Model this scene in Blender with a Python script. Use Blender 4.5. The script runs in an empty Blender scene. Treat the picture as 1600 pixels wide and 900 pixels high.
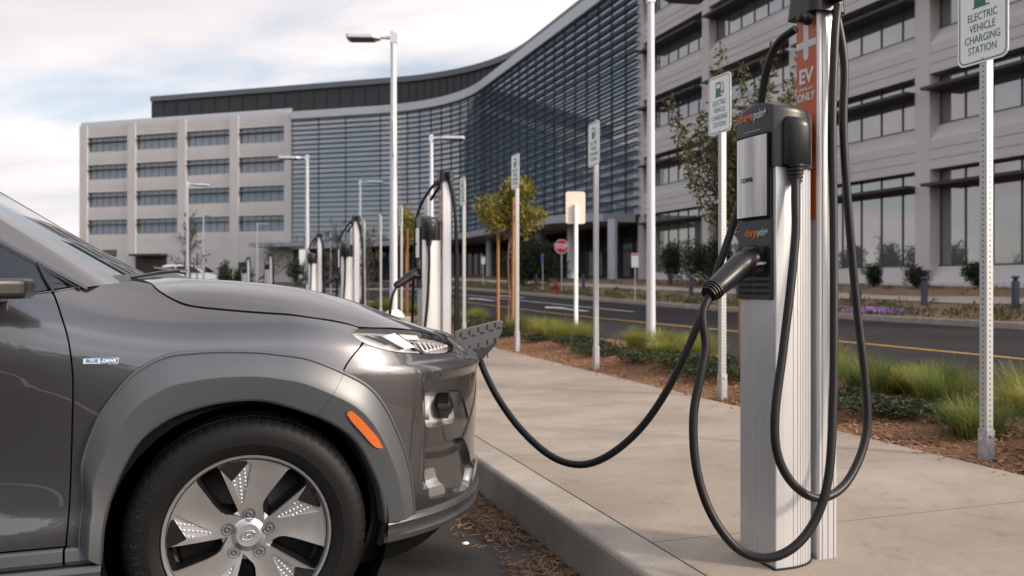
import bpy, bmesh, math, random
from mathutils import Vector, Matrix
from mathutils.geometry import delaunay_2d_cdt
random.seed(7)
R = math.radians
sc = bpy.context.scene
col = sc.collection
# ------------------------------------------------------------ camera, sky, sun
cd = bpy.data.cameras.new('camera'); cam = bpy.data.objects.new('camera', cd); col.objects.link(cam)
cam.location = (0, 0, 1.054); cam.rotation_euler = (R(90), 0, 0)
cd.sensor_width = 36; cd.lens = 1330/1600*36
cd.shift_y = -10/1600
cd.clip_start = .05; cd.clip_end = 6000
cd.dof.use_dof = True; cd.dof.focus_distance = 2.75; cd.dof.aperture_fstop = 4.0
sc.camera = cam
SUN_EL = 25.0; SUN_AZ = (0.93, -0.37)      # horizontal direction towards the sun
w = bpy.data.worlds.new('World'); sc.world = w; w.use_nodes = True
nt = w.node_tree; nt.nodes.clear()
def nn(t, typ, **kw):
    n = t.nodes.new(typ)
    for k, v in kw.items(): setattr(n, k, v)
    return n
out = nn(nt, 'ShaderNodeOutputWorld'); bg = nn(nt, 'ShaderNodeBackground'); bg.inputs['Strength'].default_value = .1
sky = nn(nt, 'ShaderNodeTexSky', sky_type='NISHITA'); sky.sun_disc = False
sky.sun_elevation = R(SUN_EL); sky.sun_rotation = math.atan2(SUN_AZ[0], SUN_AZ[1])
sky.air_density = 1.0; sky.dust_density = 1.5
tc = nn(nt, 'ShaderNodeTexCoord')
sep = nn(nt, 'ShaderNodeSeparateXYZ'); nt.links.new(tc.outputs['Generated'], sep.inputs[0])
# project the view direction on a cloud deck so that clouds flatten towards the horizon
mz = nn(nt, 'ShaderNodeMath', operation='ADD'); mz.inputs[1].default_value = .16; nt.links.new(sep.outputs['Z'], mz.inputs[0])
mzm = nn(nt, 'ShaderNodeMath', operation='MAXIMUM'); mzm.inputs[1].default_value = .05; nt.links.new(mz.outputs[0], mzm.inputs[0])
dv = nn(nt, 'ShaderNodeVectorMath', operation='DIVIDE'); nt.links.new(tc.outputs['Generated'], dv.inputs[0]); nt.links.new(mzm.outputs[0], dv.inputs[1])
mp = nn(nt, 'ShaderNodeMapping'); mp.inputs['Scale'].default_value = (.55, 1.0, .0); mp.inputs['Rotation'].default_value = (0, 0, R(-12)); mp.inputs['Location'].default_value = (.9, 1.7, 0)
nt.links.new(dv.outputs[0], mp.inputs[0])
n1 = nn(nt, 'ShaderNodeTexNoise'); n1.inputs['Scale'].default_value = 1.15; n1.inputs['Detail'].default_value = 8; n1.inputs['Roughness'].default_value = .52; n1.inputs['Distortion'].default_value = .35
n2 = nn(nt, 'ShaderNodeTexNoise'); n2.inputs['Scale'].default_value = .8; n2.inputs['Detail'].default_value = 6; n2.inputs['Roughness'].default_value = .5
mp2 = nn(nt, 'ShaderNodeMapping'); mp2.inputs['Location'].default_value = (4.3, 8.1, 2); mp2.inputs['Scale'].default_value = (1.1, 1.6, 1)
nt.links.new(mp.outputs[0], n1.inputs[0]); nt.links.new(mp.outputs[0], mp2.inputs[0]); nt.links.new(mp2.outputs[0], n2.inputs[0])
r1 = nn(nt, 'ShaderNodeValToRGB'); r1.color_ramp.elements[0].position = .36; r1.color_ramp.elements[1].position = .56
r1.color_ramp.interpolation = 'EASE'
r2 = nn(nt, 'ShaderNodeValToRGB')
r2.color_ramp.elements[0].position = .34; r2.color_ramp.elements[0].color = (5.3, 5.0, 5.3, 1)
r2.color_ramp.elements[1].position = .62; r2.color_ramp.elements[1].color = (8.0, 7.45, 7.2, 1)
nt.links.new(n1.outputs[0], r1.inputs[0]); nt.links.new(n2.outputs[0], r2.inputs[0])
skb = nn(nt, 'ShaderNodeMix', data_type='RGBA'); skb.inputs[0].default_value = .42   # thin high cirrus veil over the blue
nt.links.new(sky.outputs[0], skb.inputs[6]); skb.inputs[7].default_value = (6.6, 6.45, 6.6, 1)
mx = nn(nt, 'ShaderNodeMix', data_type='RGBA'); nt.links.new(r1.outputs[0], mx.inputs[0]); nt.links.new(skb.outputs[2], mx.inputs[6]); nt.links.new(r2.outputs[0], mx.inputs[7])
dt = nn(nt, 'ShaderNodeVectorMath', operation='DOT_PRODUCT'); nt.links.new(tc.outputs['Generated'], dt.inputs[0])
dt.inputs[1].default_value = (SUN_AZ[0]*math.cos(R(SUN_EL)), SUN_AZ[1]*math.cos(R(SUN_EL)), math.sin(R(SUN_EL)))
gl = nn(nt, 'ShaderNodeMapRange', interpolation_type='SMOOTHSTEP'); gl.inputs['From Min'].default_value = .0; gl.inputs['From Max'].default_value = 1.0; gl.inputs['To Min'].default_value = 1.0; gl.inputs['To Max'].default_value = 2.6; nt.links.new(dt.outputs['Value'], gl.inputs[0])
sv = nn(nt, 'ShaderNodeVectorMath', operation='SCALE'); nt.links.new(mx.outputs[2], sv.inputs[0]); nt.links.new(gl.outputs[0], sv.inputs['Scale'])
nt.links.new(sv.outputs[0], bg.inputs[0]); nt.links.new(bg.outputs[0], out.inputs[0])
sd = bpy.data.lights.new('sun', 'SUN'); sd.energy = 2.6; sd.angle = R(5); sd.color = (1, .83, .64)
so = bpy.data.objects.new('sun', sd); col.objects.link(so)
dsun = Vector((SUN_AZ[0]*math.cos(R(SUN_EL)), SUN_AZ[1]*math.cos(R(SUN_EL)), math.sin(R(SUN_EL)))).normalized()
so.rotation_euler = dsun.to_track_quat('Z', 'Y').to_euler()
sc.view_settings.view_transform = 'Standard'; sc.view_settings.look = 'None'
sc.view_settings.exposure = 0.58; sc.view_settings.gamma = 1; sc.view_settings.use_curve_mapping = False
sc.render.engine = 'CYCLES'
sc.cycles.use_denoising = True
sc.cycles.max_bounces = 6; sc.cycles.diffuse_bounces = 3; sc.cycles.glossy_bounces = 4; sc.cycles.transmission_bounces = 5; sc.cycles.transparent_max_bounces = 8
sc.cycles.caustics_reflective = False; sc.cycles.caustics_refractive = False

# ------------------------------------------------------------ frames
U = Vector((-.3237, .9462, 0)); V = Vector((.9462, .3237, 0))   # along the kerb (away), across it (to the right)
PHI = math.atan2(.3237, .9462)
def W(u, v, z=0.0): return U*u + V*v + Vector((0, 0, z))
def rise(u):
    d = max(0.0, u-22)
    return min(1.0, .0145*d*d/(d+6)) if d > 0 else 0.0
def ss(t):
    t = max(0.0, min(1.0, t)); return t*t*(3-2*t)

# ------------------------------------------------------------ materials
def principled(name):
    m = bpy.data.materials.new(name); m.use_nodes = True
    return m, m.node_tree, m.node_tree.nodes['Principled BSDF']
def mat(name, c, rough=.6, metal=0.0, var=.0, vscale=3.0, bump=0.0, bscale=60.0, spec=.5, coat=0.0, vmap=(1, 1, 1), c2=None, rvar=0.0):
    m, t, b = principled(name)
    b.inputs['Base Color'].default_value = (*c, 1); b.inputs['Roughness'].default_value = rough; b.inputs['Metallic'].default_value = metal
    b.inputs['Specular IOR Level'].default_value = spec; b.inputs['Coat Weight'].default_value = coat; b.inputs['Coat Roughness'].default_value = .04
    if var or bump or c2 or rvar:
        tc = nn(t, 'ShaderNodeTexCoord'); mp = nn(t, 'ShaderNodeMapping'); mp.inputs['Scale'].default_value = vmap
        t.links.new(tc.outputs['Object'], mp.inputs[0])
    if var or c2 or rvar:
        n = nn(t, 'ShaderNodeTexNoise'); n.inputs['Scale'].default_value = vscale; n.inputs['Detail'].default_value = 6; n.inputs['Roughness'].default_value = .6
        t.links.new(mp.outputs[0], n.inputs[0])
        rp = nn(t, 'ShaderNodeMapRange'); rp.inputs['From Min'].default_value = .3; rp.inputs['From Max'].default_value = .7
        t.links.new(n.outputs[0], rp.inputs[0])
        if var or c2:
            mx = nn(t, 'ShaderNodeMix', data_type='RGBA')
            a = tuple(max(0, x*(1-var)) for x in c); bb = c2 if c2 else tuple(x*(1+var) for x in c)
            mx.inputs[6].default_value = (*(a if not c2 else c), 1); mx.inputs[7].default_value = (*bb, 1)
            t.links.new(rp.outputs[0], mx.inputs[0]); t.links.new(mx.outputs[2], b.inputs['Base Color'])
        if rvar:
            r_ = nn(t, 'ShaderNodeMapRange'); r_.inputs['To Min'].default_value = rough-rvar; r_.inputs['To Max'].default_value = rough+rvar
            t.links.new(rp.outputs[0], r_.inputs[0]); t.links.new(r_.outputs[0], b.inputs['Roughness'])
    if bump:
        n = nn(t, 'ShaderNodeTexNoise'); n.inputs['Scale'].default_value = bscale; n.inputs['Detail'].default_value = 4
        t.links.new(mp.outputs[0], n.inputs[0])
        bp = nn(t, 'ShaderNodeBump'); bp.inputs['Strength'].default_value = bump; bp.inputs['Distance'].default_value = .01
        t.links.new(n.outputs[0], bp.inputs['Height']); t.links.new(bp.outputs[0], b.inputs['Normal'])
    return m
M = {}
M['asphalt'] = mat('asphalt', (.045, .042, .042), .85, var=.35, vscale=1.1, bump=.9, bscale=160, spec=.3)
M['road'] = mat('road_asphalt', (.027, .026, .028), .95, var=.25, vscale=.35, bump=.5, bscale=90, spec=.12)
M['concrete'] = mat('concrete', (.36, .315, .27), .85, var=.10, vscale=1.3, bump=.25, bscale=130, spec=.25)
M['kerb'] = mat('kerb_concrete', (.29, .262, .23), .88, var=.22, vscale=3.0, bump=.4, bscale=110, spec=.2)
M['mulch'] = mat('mulch', (.12, .060, .034), .95, c2=(.26, .14, .08), vscale=38, bump=1.0, bscale=70, spec=.1)
M['bed'] = mat('planting_soil', (.17, .11, .075), .95, c2=(.26, .18, .12), vscale=2.2, bump=.8, bscale=20, spec=.1)
M['stone'] = mat('limestone_panel', (.55, .53, .52), .8, var=.05, vscale=.4, spec=.3)
M['stone_l'] = mat('limestone_panel_pale', (.53, .51, .495), .8, var=.05, vscale=.3, spec=.3)
M['groove'] = mat('joint', (.16, .145, .135), .9)
M['penthouse'] = mat('dark_metal_panel', (.030, .030, .034), .55, metal=.2)
M['penthouse_cap'] = mat('grey_metal_cap', (.10, .115, .13), .45, metal=.3)
M['parapet'] = mat('parapet_metal', (.42, .44, .48), .4, metal=.35)
M['louver'] = mat('louver_metal', (.030, .033, .042), .42, metal=.3)
M['mullion'] = mat('mullion_metal', (.09, .096, .105), .45, metal=.3)
M['canopy'] = mat('canopy_metal', (.30, .32, .35), .45, metal=.4)
M['soffit'] = mat('soffit_panel', (.07, .075, .085), .6)
M['colm'] = mat('column_metal', (.42, .44, .48), .45, metal=.2)
def glass_mat(name, c, ior=2.0, rough=.015):
    m, t, b = principled(name)
    b.inputs['Base Color'].default_value = (*c, 1); b.inputs['Roughness'].default_value = rough
    b.inputs['IOR'].default_value = ior; b.inputs['Specular IOR Level'].default_value = .5
    return m
M['win'] = glass_mat('coated_window_glass', (.13, .134, .14), 3.0)
M['winl'] = glass_mat('blue_window_glass', (.13, .18, .23), 1.9)
M['curtain'] = glass_mat('curtain_wall_glass', (.20, .29, .38), 2.6)
M['band'] = mat('slab_edge', (.13, .16, .19), .5)
M['lobby'] = glass_mat('lobby_glass', (.05, .07, .075), 1.5)
M['galv'] = mat('galvanised_steel', (.55, .555, .56), .42, metal=.75, var=.12, vscale=30)
M['galv_d'] = mat('galvanised_sleeve', (.40, .41, .43), .5, metal=.7, var=.3, vscale=45)
M['pole'] = mat('white_painted_pole', (.58, .60, .63), .35, metal=.2)
M['white'] = mat('white_sheet', (.82, .83, .83), .45)
M['cream'] = mat('sign_back', (.70, .62, .52), .5)
M['green'] = mat('sign_green', (.01, .14, .10), .45)
M['orange'] = mat('orange_film', (.50, .095, .012), .4)
M['red'] = mat('sign_red', (.50, .012, .022), .4)
M['hyd'] = mat('hydrant_red', (.30, .015, .018), .45)
M['blue'] = mat('sign_blue', (.02, .10, .35), .45)
M['black'] = mat('black_plastic', (.018, .018, .019), .42, bump=.05, bscale=300)
M['dark'] = mat('dark_hole', (.008, .008, .009), .8)
M['yellow'] = mat('yellow_line', (.42, .23, .05), .8, var=.3, vscale=4)
M['paint'] = mat('white_line', (.55, .55, .54), .8, var=.2, vscale=3)
M['wood'] = mat('orange_wood_stake', (.36, .16, .05), .8, var=.2, vscale=8, vmap=(4, 4, .5))
M['bark'] = mat('reddish_bark', (.17, .075, .045), .85, var=.3, vscale=14)
M['bark_g'] = mat('grey_bark', (.12, .095, .075), .9, var=.3, vscale=14)
M['bollard'] = mat('bollard_blue_grey', (.045, .055, .085), .5)

# ------------------------------------------------------------ mesh builder
class MB:
    def __init__(s): s.v = []; s.f = []; s.sm = []; s.mi = []
    def add(s, vs, fs, smooth=False, mi=0):
        o = len(s.v); s.v += [tuple(p) for p in vs]
        for f in fs: s.f.append(tuple(i+o for i in f)); s.sm.append(smooth); s.mi.append(mi)
    def box(s, c, d, rz=0.0, mi=0, M4=None):
        hx, hy, hz = d[0]/2, d[1]/2, d[2]/2
        vs = [Vector((sx*hx, sy*hy, sz*hz)) for sz in (-1, 1) for sy in (-1, 1) for sx in (-1, 1)]
        rot = Matrix.Rotation(rz, 3, 'Z') if M4 is None else M4
        vs = [rot @ p + Vector(c) for p in vs]
        s.add(vs, [(0, 2, 3, 1), (4, 5, 7, 6), (0, 1, 5, 4), (2, 6, 7, 3), (0, 4, 6, 2), (1, 3, 7, 5)], mi=mi)
    def bbox(s, a, b, mi=0): s.box(((a[0]+b[0])/2, (a[1]+b[1])/2, (a[2]+b[2])/2), (abs(b[0]-a[0]), abs(b[1]-a[1]), abs(b[2]-a[2])), mi=mi)
    def tube(s, pts, r, n=10, caps=True, smooth=True, mi=0):
        pts = [Vector(p) for p in pts]; N = len(pts); rs = r if isinstance(r, (list, tuple)) else [r]*N
        t0 = (pts[1]-pts[0]).normalized(); up = Vector((0, 0, 1)) if abs(t0.z) < .9 else Vector((0, 1, 0))
        a = t0.cross(up).normalized(); rings = []
        for i, p in enumerate(pts):
            t = ((pts[min(i+1, N-1)]-pts[max(i-1, 0)])).normalized()
            a = (a - t*a.dot(t)).normalized(); b = t.cross(a)
            rings.append([p + (a*math.cos(2*math.pi*k/n)+b*math.sin(2*math.pi*k/n))*rs[i] for k in range(n)])
        vs = [q for rg in rings for q in rg]; fs = []
        for i in range(N-1):
            for k in range(n): fs.append((i*n+k, i*n+(k+1) % n, (i+1)*n+(k+1) % n, (i+1)*n+k))
        s.add(vs, fs, smooth, mi)
        if caps: s.add(rings[0], [tuple(range(n-1, -1, -1))], False, mi); s.add(rings[-1], [tuple(range(n))], False, mi)
    def lathe(s, prof, n=32, c=(0, 0, 0), axis='Z', smooth=True, mi=0, close=False):
        vs = []; fs = []; P = len(prof)
        for k in range(n):
            a = 2*math.pi*k/n
            for (r, z) in prof:
                p = (r*math.cos(a), r*math.sin(a), z)
                if axis == 'Y': p = (r*math.cos(a), -z, r*math.sin(a))   # axis along -y: z of the profile grows towards -y
                vs.append(Vector(p)+Vector(c))
        for k in range(n):
            for i in range(P-1 if not close else P):
                j = (i+1) % P
                fs.append((k*P+i, ((k+1) % n)*P+i, ((k+1) % n)*P+j, k*P+j))
        s.add(vs, fs, smooth, mi)
    def prism(s, poly, z0, z1, smooth=False, mi=0, cap=True, f=None):
        n = len(poly); f = f or (lambda p, z: (p[0], p[1], z))
        vs = [f(p, z0) for p in poly]+[f(p, z1) for p in poly]
        s.add(vs, [(i, (i+1) % n, n+(i+1) % n, n+i) for i in range(n)], smooth, mi)
        if cap: s.add(vs, [tuple(range(n-1, -1, -1)), tuple(range(n, 2*n))], False, mi)
    def grid(s, rows, smooth=True, mi=0, flip=False):
        n = len(rows[0]); vs = [p for r in rows for p in r]; fs = []
        for i in range(len(rows)-1):
            for k in range(n-1):
                f = (i*n+k, i*n+k+1, (i+1)*n+k+1, (i+1)*n+k)
                fs.append(f[::-1] if flip else f)
        s.add(vs, fs, smooth, mi)
    def build(s, name, m, parent=None, bevel=0.0, loc=None, rz=None, recalc=False, seg=2):
        me = bpy.data.meshes.new(name); me.from_pydata(s.v, [], s.f)
        me.polygons.foreach_set('use_smooth', s.sm); me.polygons.foreach_set('material_index', s.mi)
        for mm in (m if isinstance(m, (list, tuple)) else [m]): me.materials.append(mm)
        if recalc:
            bm = bmesh.new(); bm.from_mesh(me); bmesh.ops.remove_doubles(bm, verts=bm.verts, dist=1e-5)
            bmesh.ops.recalc_face_normals(bm, faces=bm.faces); bm.to_mesh(me); bm.free()
        me.update()
        o = bpy.data.objects.new(name, me); col.objects.link(o)
        if parent: o.parent = parent
        if loc is not None: o.location = loc
        if rz is not None: o.rotation_euler = (0, 0, rz)
        if bevel:
            md = o.modifiers.new('bevel', 'BEVEL'); md.width = bevel; md.segments = seg; md.limit_method = 'ANGLE'; md.angle_limit = R(40); md.harden_normals = False
        return o
def tag(o, label=None, cat=None, group=None, kind=None):
    if label: o['label'] = label
    if cat: o['category'] = cat
    if group: o['group'] = group
    if kind: o['kind'] = kind
    return o
def thing(name, label, cat, loc=(0, 0, 0), rz=0.0, group=None):
    o = bpy.data.objects.new(name, None); col.objects.link(o); o.location = loc; o.rotation_euler = (0, 0, rz); o.empty_display_size = .2
    return tag(o, label, cat, group)
def copy_tree(o, parent=None, kids=None):
    c = o.copy(); col.objects.link(c)
    if parent: c.parent = parent
    for ch in list(o.children): copy_tree(ch, c)
    return c
def text(body, name, m, parent, size, mtx, ext=.0006, align='CENTER', xs=1.0, bold=0.0):
    cu = bpy.data.curves.new(name, 'FONT'); cu.body = body; cu.size = size; cu.extrude = ext; cu.align_x = align; cu.align_y = 'CENTER'; cu.offset = bold; cu.resolution_u = 3
    o = bpy.data.objects.new(name, cu); col.objects.link(o); bpy.context.view_layer.update()
    me = bpy.data.meshes.new_from_object(o.evaluated_get(bpy.context.evaluated_depsgraph_get())); me.name = name
    bpy.data.objects.remove(o); bpy.data.curves.remove(cu)
    me.transform(mtx @ Matrix.Diagonal((xs, 1, 1, 1))); me.materials.clear(); me.materials.append(m)
    o = bpy.data.objects.new(name, me); col.objects.link(o); o.parent = parent
    return o
def frame4(origin, x, y):
    x = Vector(x).normalized(); y = Vector(y).normalized(); z = x.cross(y)
    m = Matrix((x, y, z)).transposed().to_4x4(); m.translation = Vector(origin); return m
def spline(P, n=12):
    P = [Vector(p) for p in P]; Q = [P[0]*2-P[1]]+P+[P[-1]*2-P[-2]]; out = []
    for i in range(1, len(Q)-2):
        a, b, c, d = Q[i-1:i+3]
        for k in range(n):
            t = k/n
            out.append(.5*((2*b)+(c-a)*t+(2*a-5*b+4*c-d)*t*t+(3*b-a-3*c+d)*t**3))
    out.append(P[-1]); return out
def rrect(w, h, r, n=4):
    pts = []
    for cx, cy, a0 in ((w/2-r, h/2-r, 0), (-w/2+r, h/2-r, 90), (-w/2+r, -h/2+r, 180), (w/2-r, -h/2+r, 270)):
        for k in range(n+1):
            a = R(a0+90*k/n); pts.append((cx+r*math.cos(a), cy+r*math.sin(a)))
    return pts
# ============================================================ THE GROUND
def sheet(name, us, vs, zf, m, kind='structure'):
    b = MB(); b.grid([[W(u, v, zf(u, v)) for v in vs] for u in us], smooth=True, flip=True)
    o = b.build(name, m); tag(o, kind=kind); return o
def lin(a, b, n): return [a+(b-a)*i/(n-1) for i in range(n)]
us_far = [-2000, -800, -300, -120, -60, -30]+lin(-20, 22, 8)+lin(24, 100, 26)+[120, 150, 250, 600, 2200]
vs_far = [-2200, -900, -300, -120, -60, -30, -12, -4, 0, 1.18, 3.5, 5.7, 10, 14, 16.4, 30, 60, 200, 900, 2200]
# asphalt near, dry grass land far beyond (mixed by real distance from the site)
m, t, b_ = principled('ground_surface')
tcn = nn(t, 'ShaderNodeTexCoord'); ln = nn(t, 'ShaderNodeVectorMath', operation='LENGTH'); t.links.new(tcn.outputs['Object'], ln.inputs[0])
mr = nn(t, 'ShaderNodeMapRange'); mr.inputs['From Min'].default_value = 130; mr.inputs['From Max'].default_value = 180; t.links.new(ln.outputs['Value'], mr.inputs[0])
na = nn(t, 'ShaderNodeTexNoise'); na.inputs['Scale'].default_value = 1.2; na.inputs['Detail'].default_value = 7; t.links.new(tcn.outputs['Object'], na.inputs[0])
nf = nn(t, 'ShaderNodeTexNoise'); nf.inputs['Scale'].default_value = 170; nf.inputs['Detail'].default_value = 3; t.links.new(tcn.outputs['Object'], nf.inputs[0])
ra = nn(t, 'ShaderNodeValToRGB'); ra.color_ramp.elements[0].position = .35; ra.color_ramp.elements[0].color = (.028, .026, .026, 1); ra.color_ramp.elements[1].position = .72; ra.color_ramp.elements[1].color = (.075, .066, .058, 1)
t.links.new(na.outputs[0], ra.inputs[0])
rf = nn(t, 'ShaderNodeValToRGB'); rf.color_ramp.elements[0].position = .42; rf.color_ramp.elements[0].color = (.55, .55, .55, 1); rf.color_ramp.elements[1].position = .66; rf.color_ramp.elements[1].color = (1.7, 1.65, 1.6, 1)
t.links.new(nf.outputs[0], rf.inputs[0])
mu = nn(t, 'ShaderNodeMix', data_type='RGBA', blend_type='MULTIPLY'); mu.inputs[0].default_value = 1; t.links.new(ra.outputs[0], mu.inputs[6]); t.links.new(rf.outputs[0], mu.inputs[7])
mg = nn(t, 'ShaderNodeMix', data_type='RGBA'); t.links.new(mr.outputs[0], mg.inputs[0]); t.links.new(mu.outputs[2], mg.inputs[6]); mg.inputs[7].default_value = (.16, .14, .085, 1)
t.links.new(mg.outputs[2], b_.inputs['Base Color']); b_.inputs['Roughness'].default_value = .85; b_.inputs['Specular IOR Level'].default_value = .25
bp = nn(t, 'ShaderNodeBump'); bp.inputs['Strength'].default_value = .8; bp.inputs['Distance'].default_value = .006; t.links.new(nf.outputs[0], bp.inputs['Height']); t.links.new(bp.outputs[0], b_.inputs['Normal'])
M['ground'] = m
sheet('ground', us_far, vs_far, lambda u, v: rise(u), M['ground'])
# sidewalk: concrete slab with score joints (in its own u,v frame)
m, t, b_ = principled('sidewalk_concrete')
tcn = nn(t, 'ShaderNodeTexCoord'); mpn = nn(t, 'ShaderNodeMapping'); mpn.inputs['Rotation'].default_value = (0, 0, -PHI); t.links.new(tcn.outputs['Object'], mpn.inputs[0])
sp = nn(t, 'ShaderNodeSeparateXYZ'); t.links.new(mpn.outputs[0], sp.inputs[0])
md = nn(t, 'ShaderNodeMath', operation='PINGPONG'); md.inputs[1].default_value = .76; 
ad = nn(t, 'ShaderNodeMath', operation='ADD'); ad.inputs[1].default_value = .42; t.links.new(sp.outputs['Y'], ad.inputs[0]); t.links.new(ad.outputs[0], md.inputs[0])
lt = nn(t, 'ShaderNodeMath', operation='LESS_THAN'); lt.inputs[1].default_value = .0035; t.links.new(md.outputs[0], lt.inputs[0])
n_ = nn(t, 'ShaderNodeTexNoise'); n_.inputs['Scale'].default_value = 1.6; n_.inputs['Detail'].default_value = 8; n_.inputs['Roughness'].default_value = .6
mps = nn(t, 'ShaderNodeMapping'); mps.inputs['Scale'].default_value = (.8, 1.5, 1); t.links.new(mpn.outputs[0], mps.inputs[0]); t.links.new(mps.outputs[0], n_.inputs[0])
rp = nn(t, 'ShaderNodeValToRGB'); rp.color_ramp.elements[0].position = .3; rp.color_ramp.elements[0].color = (.245, .210, .175, 1); rp.color_ramp.elements[1].position = .68; rp.color_ramp.elements[1].color = (.325, .279, .234, 1)
t.links.new(n_.outputs[0], rp.inputs[0])
nsp = nn(t, 'ShaderNodeTexNoise'); nsp.inputs['Scale'].default_value = 6; nsp.inputs['Detail'].default_value = 10; nsp.inputs['Roughness'].default_value = .8; t.links.new(tcn.outputs['Object'], nsp.inputs[0])
rsp = nn(t, 'ShaderNodeValToRGB'); rsp.color_ramp.elements[0].position = .30; rsp.color_ramp.elements[0].color = (.70, .69, .68, 1); rsp.color_ramp.elements[1].position = .46; rsp.color_ramp.elements[1].color = (1, 1, 1, 1); t.links.new(nsp.outputs[0], rsp.inputs[0])
nst = nn(t, 'ShaderNodeTexNoise'); nst.inputs['Scale'].default_value = .55; nst.inputs['Detail'].default_value = 9; nst.inputs['Roughness'].default_value = .68; nst.inputs['Distortion'].default_value = .6; t.links.new(tcn.outputs['Object'], nst.inputs[0])
rst = nn(t, 'ShaderNodeValToRGB'); rst.color_ramp.elements[0].position = .36; rst.color_ramp.elements[0].color = (.80, .79, .78, 1); rst.color_ramp.elements[1].position = .56; rst.color_ramp.elements[1].color = (1.04, 1.04, 1.04, 1); t.links.new(nst.outputs[0], rst.inputs[0])
ng = nn(t, 'ShaderNodeTexNoise'); ng.inputs['Scale'].default_value = 260; ng.inputs['Detail'].default_value = 2; t.links.new(tcn.outputs['Object'], ng.inputs[0])
rg = nn(t, 'ShaderNodeValToRGB'); rg.color_ramp.elements[0].position = .3; rg.color_ramp.elements[0].color = (.86, .86, .86, 1); rg.color_ramp.elements[1].position = .7; rg.color_ramp.elements[1].color = (1.1, 1.1, 1.1, 1); t.links.new(ng.outputs[0], rg.inputs[0])
mst = nn(t, 'ShaderNodeMix', data_type='RGBA', blend_type='MULTIPLY'); mst.inputs[0].default_value = 1; t.links.new(rst.outputs[0], mst.inputs[6]); t.links.new(rg.outputs[0], mst.inputs[7])
mu0 = nn(t, 'ShaderNodeMix', data_type='RGBA', blend_type='MULTIPLY'); mu0.inputs[0].default_value = 1; t.links.new(rp.outputs[0], mu0.inputs[6]); t.links.new(mst.outputs[2], mu0.inputs[7])
mu = nn(t, 'ShaderNodeMix', data_type='RGBA', blend_type='MULTIPLY'); mu.inputs[0].default_value = 1; t.links.new(mu0.outputs[2], mu.inputs[6]); t.links.new(rsp.outputs[0], mu.inputs[7])
mj = nn(t, 'ShaderNodeMix', data_type='RGBA'); t.links.new(lt.outputs[0], mj.inputs[0]); t.links.new(mu.outputs[2], mj.inputs[6]); mj.inputs[7].default_value = (.12, .10, .085, 1)
t.links.new(mj.outputs[2], b_.inputs['Base Color']); b_.inputs['Roughness'].default_value = .85; b_.inputs['Specular IOR Level'].default_value = .25
nb = nn(t, 'ShaderNodeTexNoise'); nb.inputs['Scale'].default_value = 160; nb.inputs['Detail'].default_value = 4; mpb = nn(t, 'ShaderNodeMapping'); mpb.inputs['Scale'].default_value = (.25, 1, 1); t.links.new(mpn.outputs[0], mpb.inputs[0]); t.links.new(mpb.outputs[0], nb.inputs[0])
bp = nn(t, 'ShaderNodeBump'); bp.inputs['Strength'].default_value = .35; bp.inputs['Distance'].default_value = .004; t.links.new(nb.outputs[0], bp.inputs['Height']); t.links.new(bp.outputs[0], b_.inputs['Normal'])
M['sidewalk'] = m
SW = .155
usn = lin(-14, 22, 10)+lin(24, 60, 14)
b = MB()
prof = lambda: [(1.408, 0), (1.408, SW), (3.52, SW), (3.52, 0)]
b.grid([[W(u, v, z+rise(u)) for v, z in prof()] for u in usn], smooth=False, flip=True)
for u in (-14, 60): b.add([W(u, v, z+rise(u)) for v, z in prof()], [(0, 1, 2, 3)])
tag(b.build('sidewalk', M['sidewalk']), kind='structure')
# kerb in cast lengths with a rounded nose and open joints between the lengths
b = MB(); L0 = 3.05; u = -13.0+(.22 % L0)
def kerb_piece(b, u0, u1, v0, v1, flip=1, h=SW, base=0):
    r = .025; pr = [(v0, 0), (v0+.012*flip, h-r)]+[(v0+flip*(.012+r-r*math.cos(R(a))), h-r+r*math.sin(R(a))) for a in (22, 45, 68, 90)]+[(v1, h), (v1, 0)]
    vs = [W(u0, v, z+rise(u0)+base) for v, z in pr]+[W(u1, v, z+rise(u1)+base) for v, z in pr]; n = len(pr)
    fs = [(i, i+1, n+i+1, n+i) for i in range(n-1)]
    b.add(vs, [f if flip < 0 else f[::-1] for f in fs], False); b.add(vs, [tuple(range(n)), tuple(range(2*n-1, n-1, -1))])
uu = 3.27-L0*5
while uu < 58:
    kerb_piece(b, uu+.004, uu+L0-.004, 1.22, 1.400); uu += L0
tag(b.build('kerb', M['kerb'], recalc=True), kind='structure')
# mulched planting strip between the sidewalk and the road
def zp(u, v): return rise(u)+SW-.03+.10*ss((v-3.5)/.9)*ss((5.7-v)/.5)+.012*math.sin(u*2.3+v*5)+.01*math.sin(u*5.1-v*7)
sheet('planting_strip', lin(-14, 22, 70)+lin(22.6, 60, 50), [3.525, 3.6, 3.75, 3.95, 4.2, 4.5, 4.8, 5.1, 5.35, 5.6], zp, M['mulch'])
b = MB(); uu = -14
while uu < 60:
    kerb_piece(b, uu+.004, uu+3.05-.004, 5.78, 5.6, flip=-1); uu += 3.05
tag(b.build('road_kerb', M['kerb'], recalc=True), kind='structure')
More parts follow.
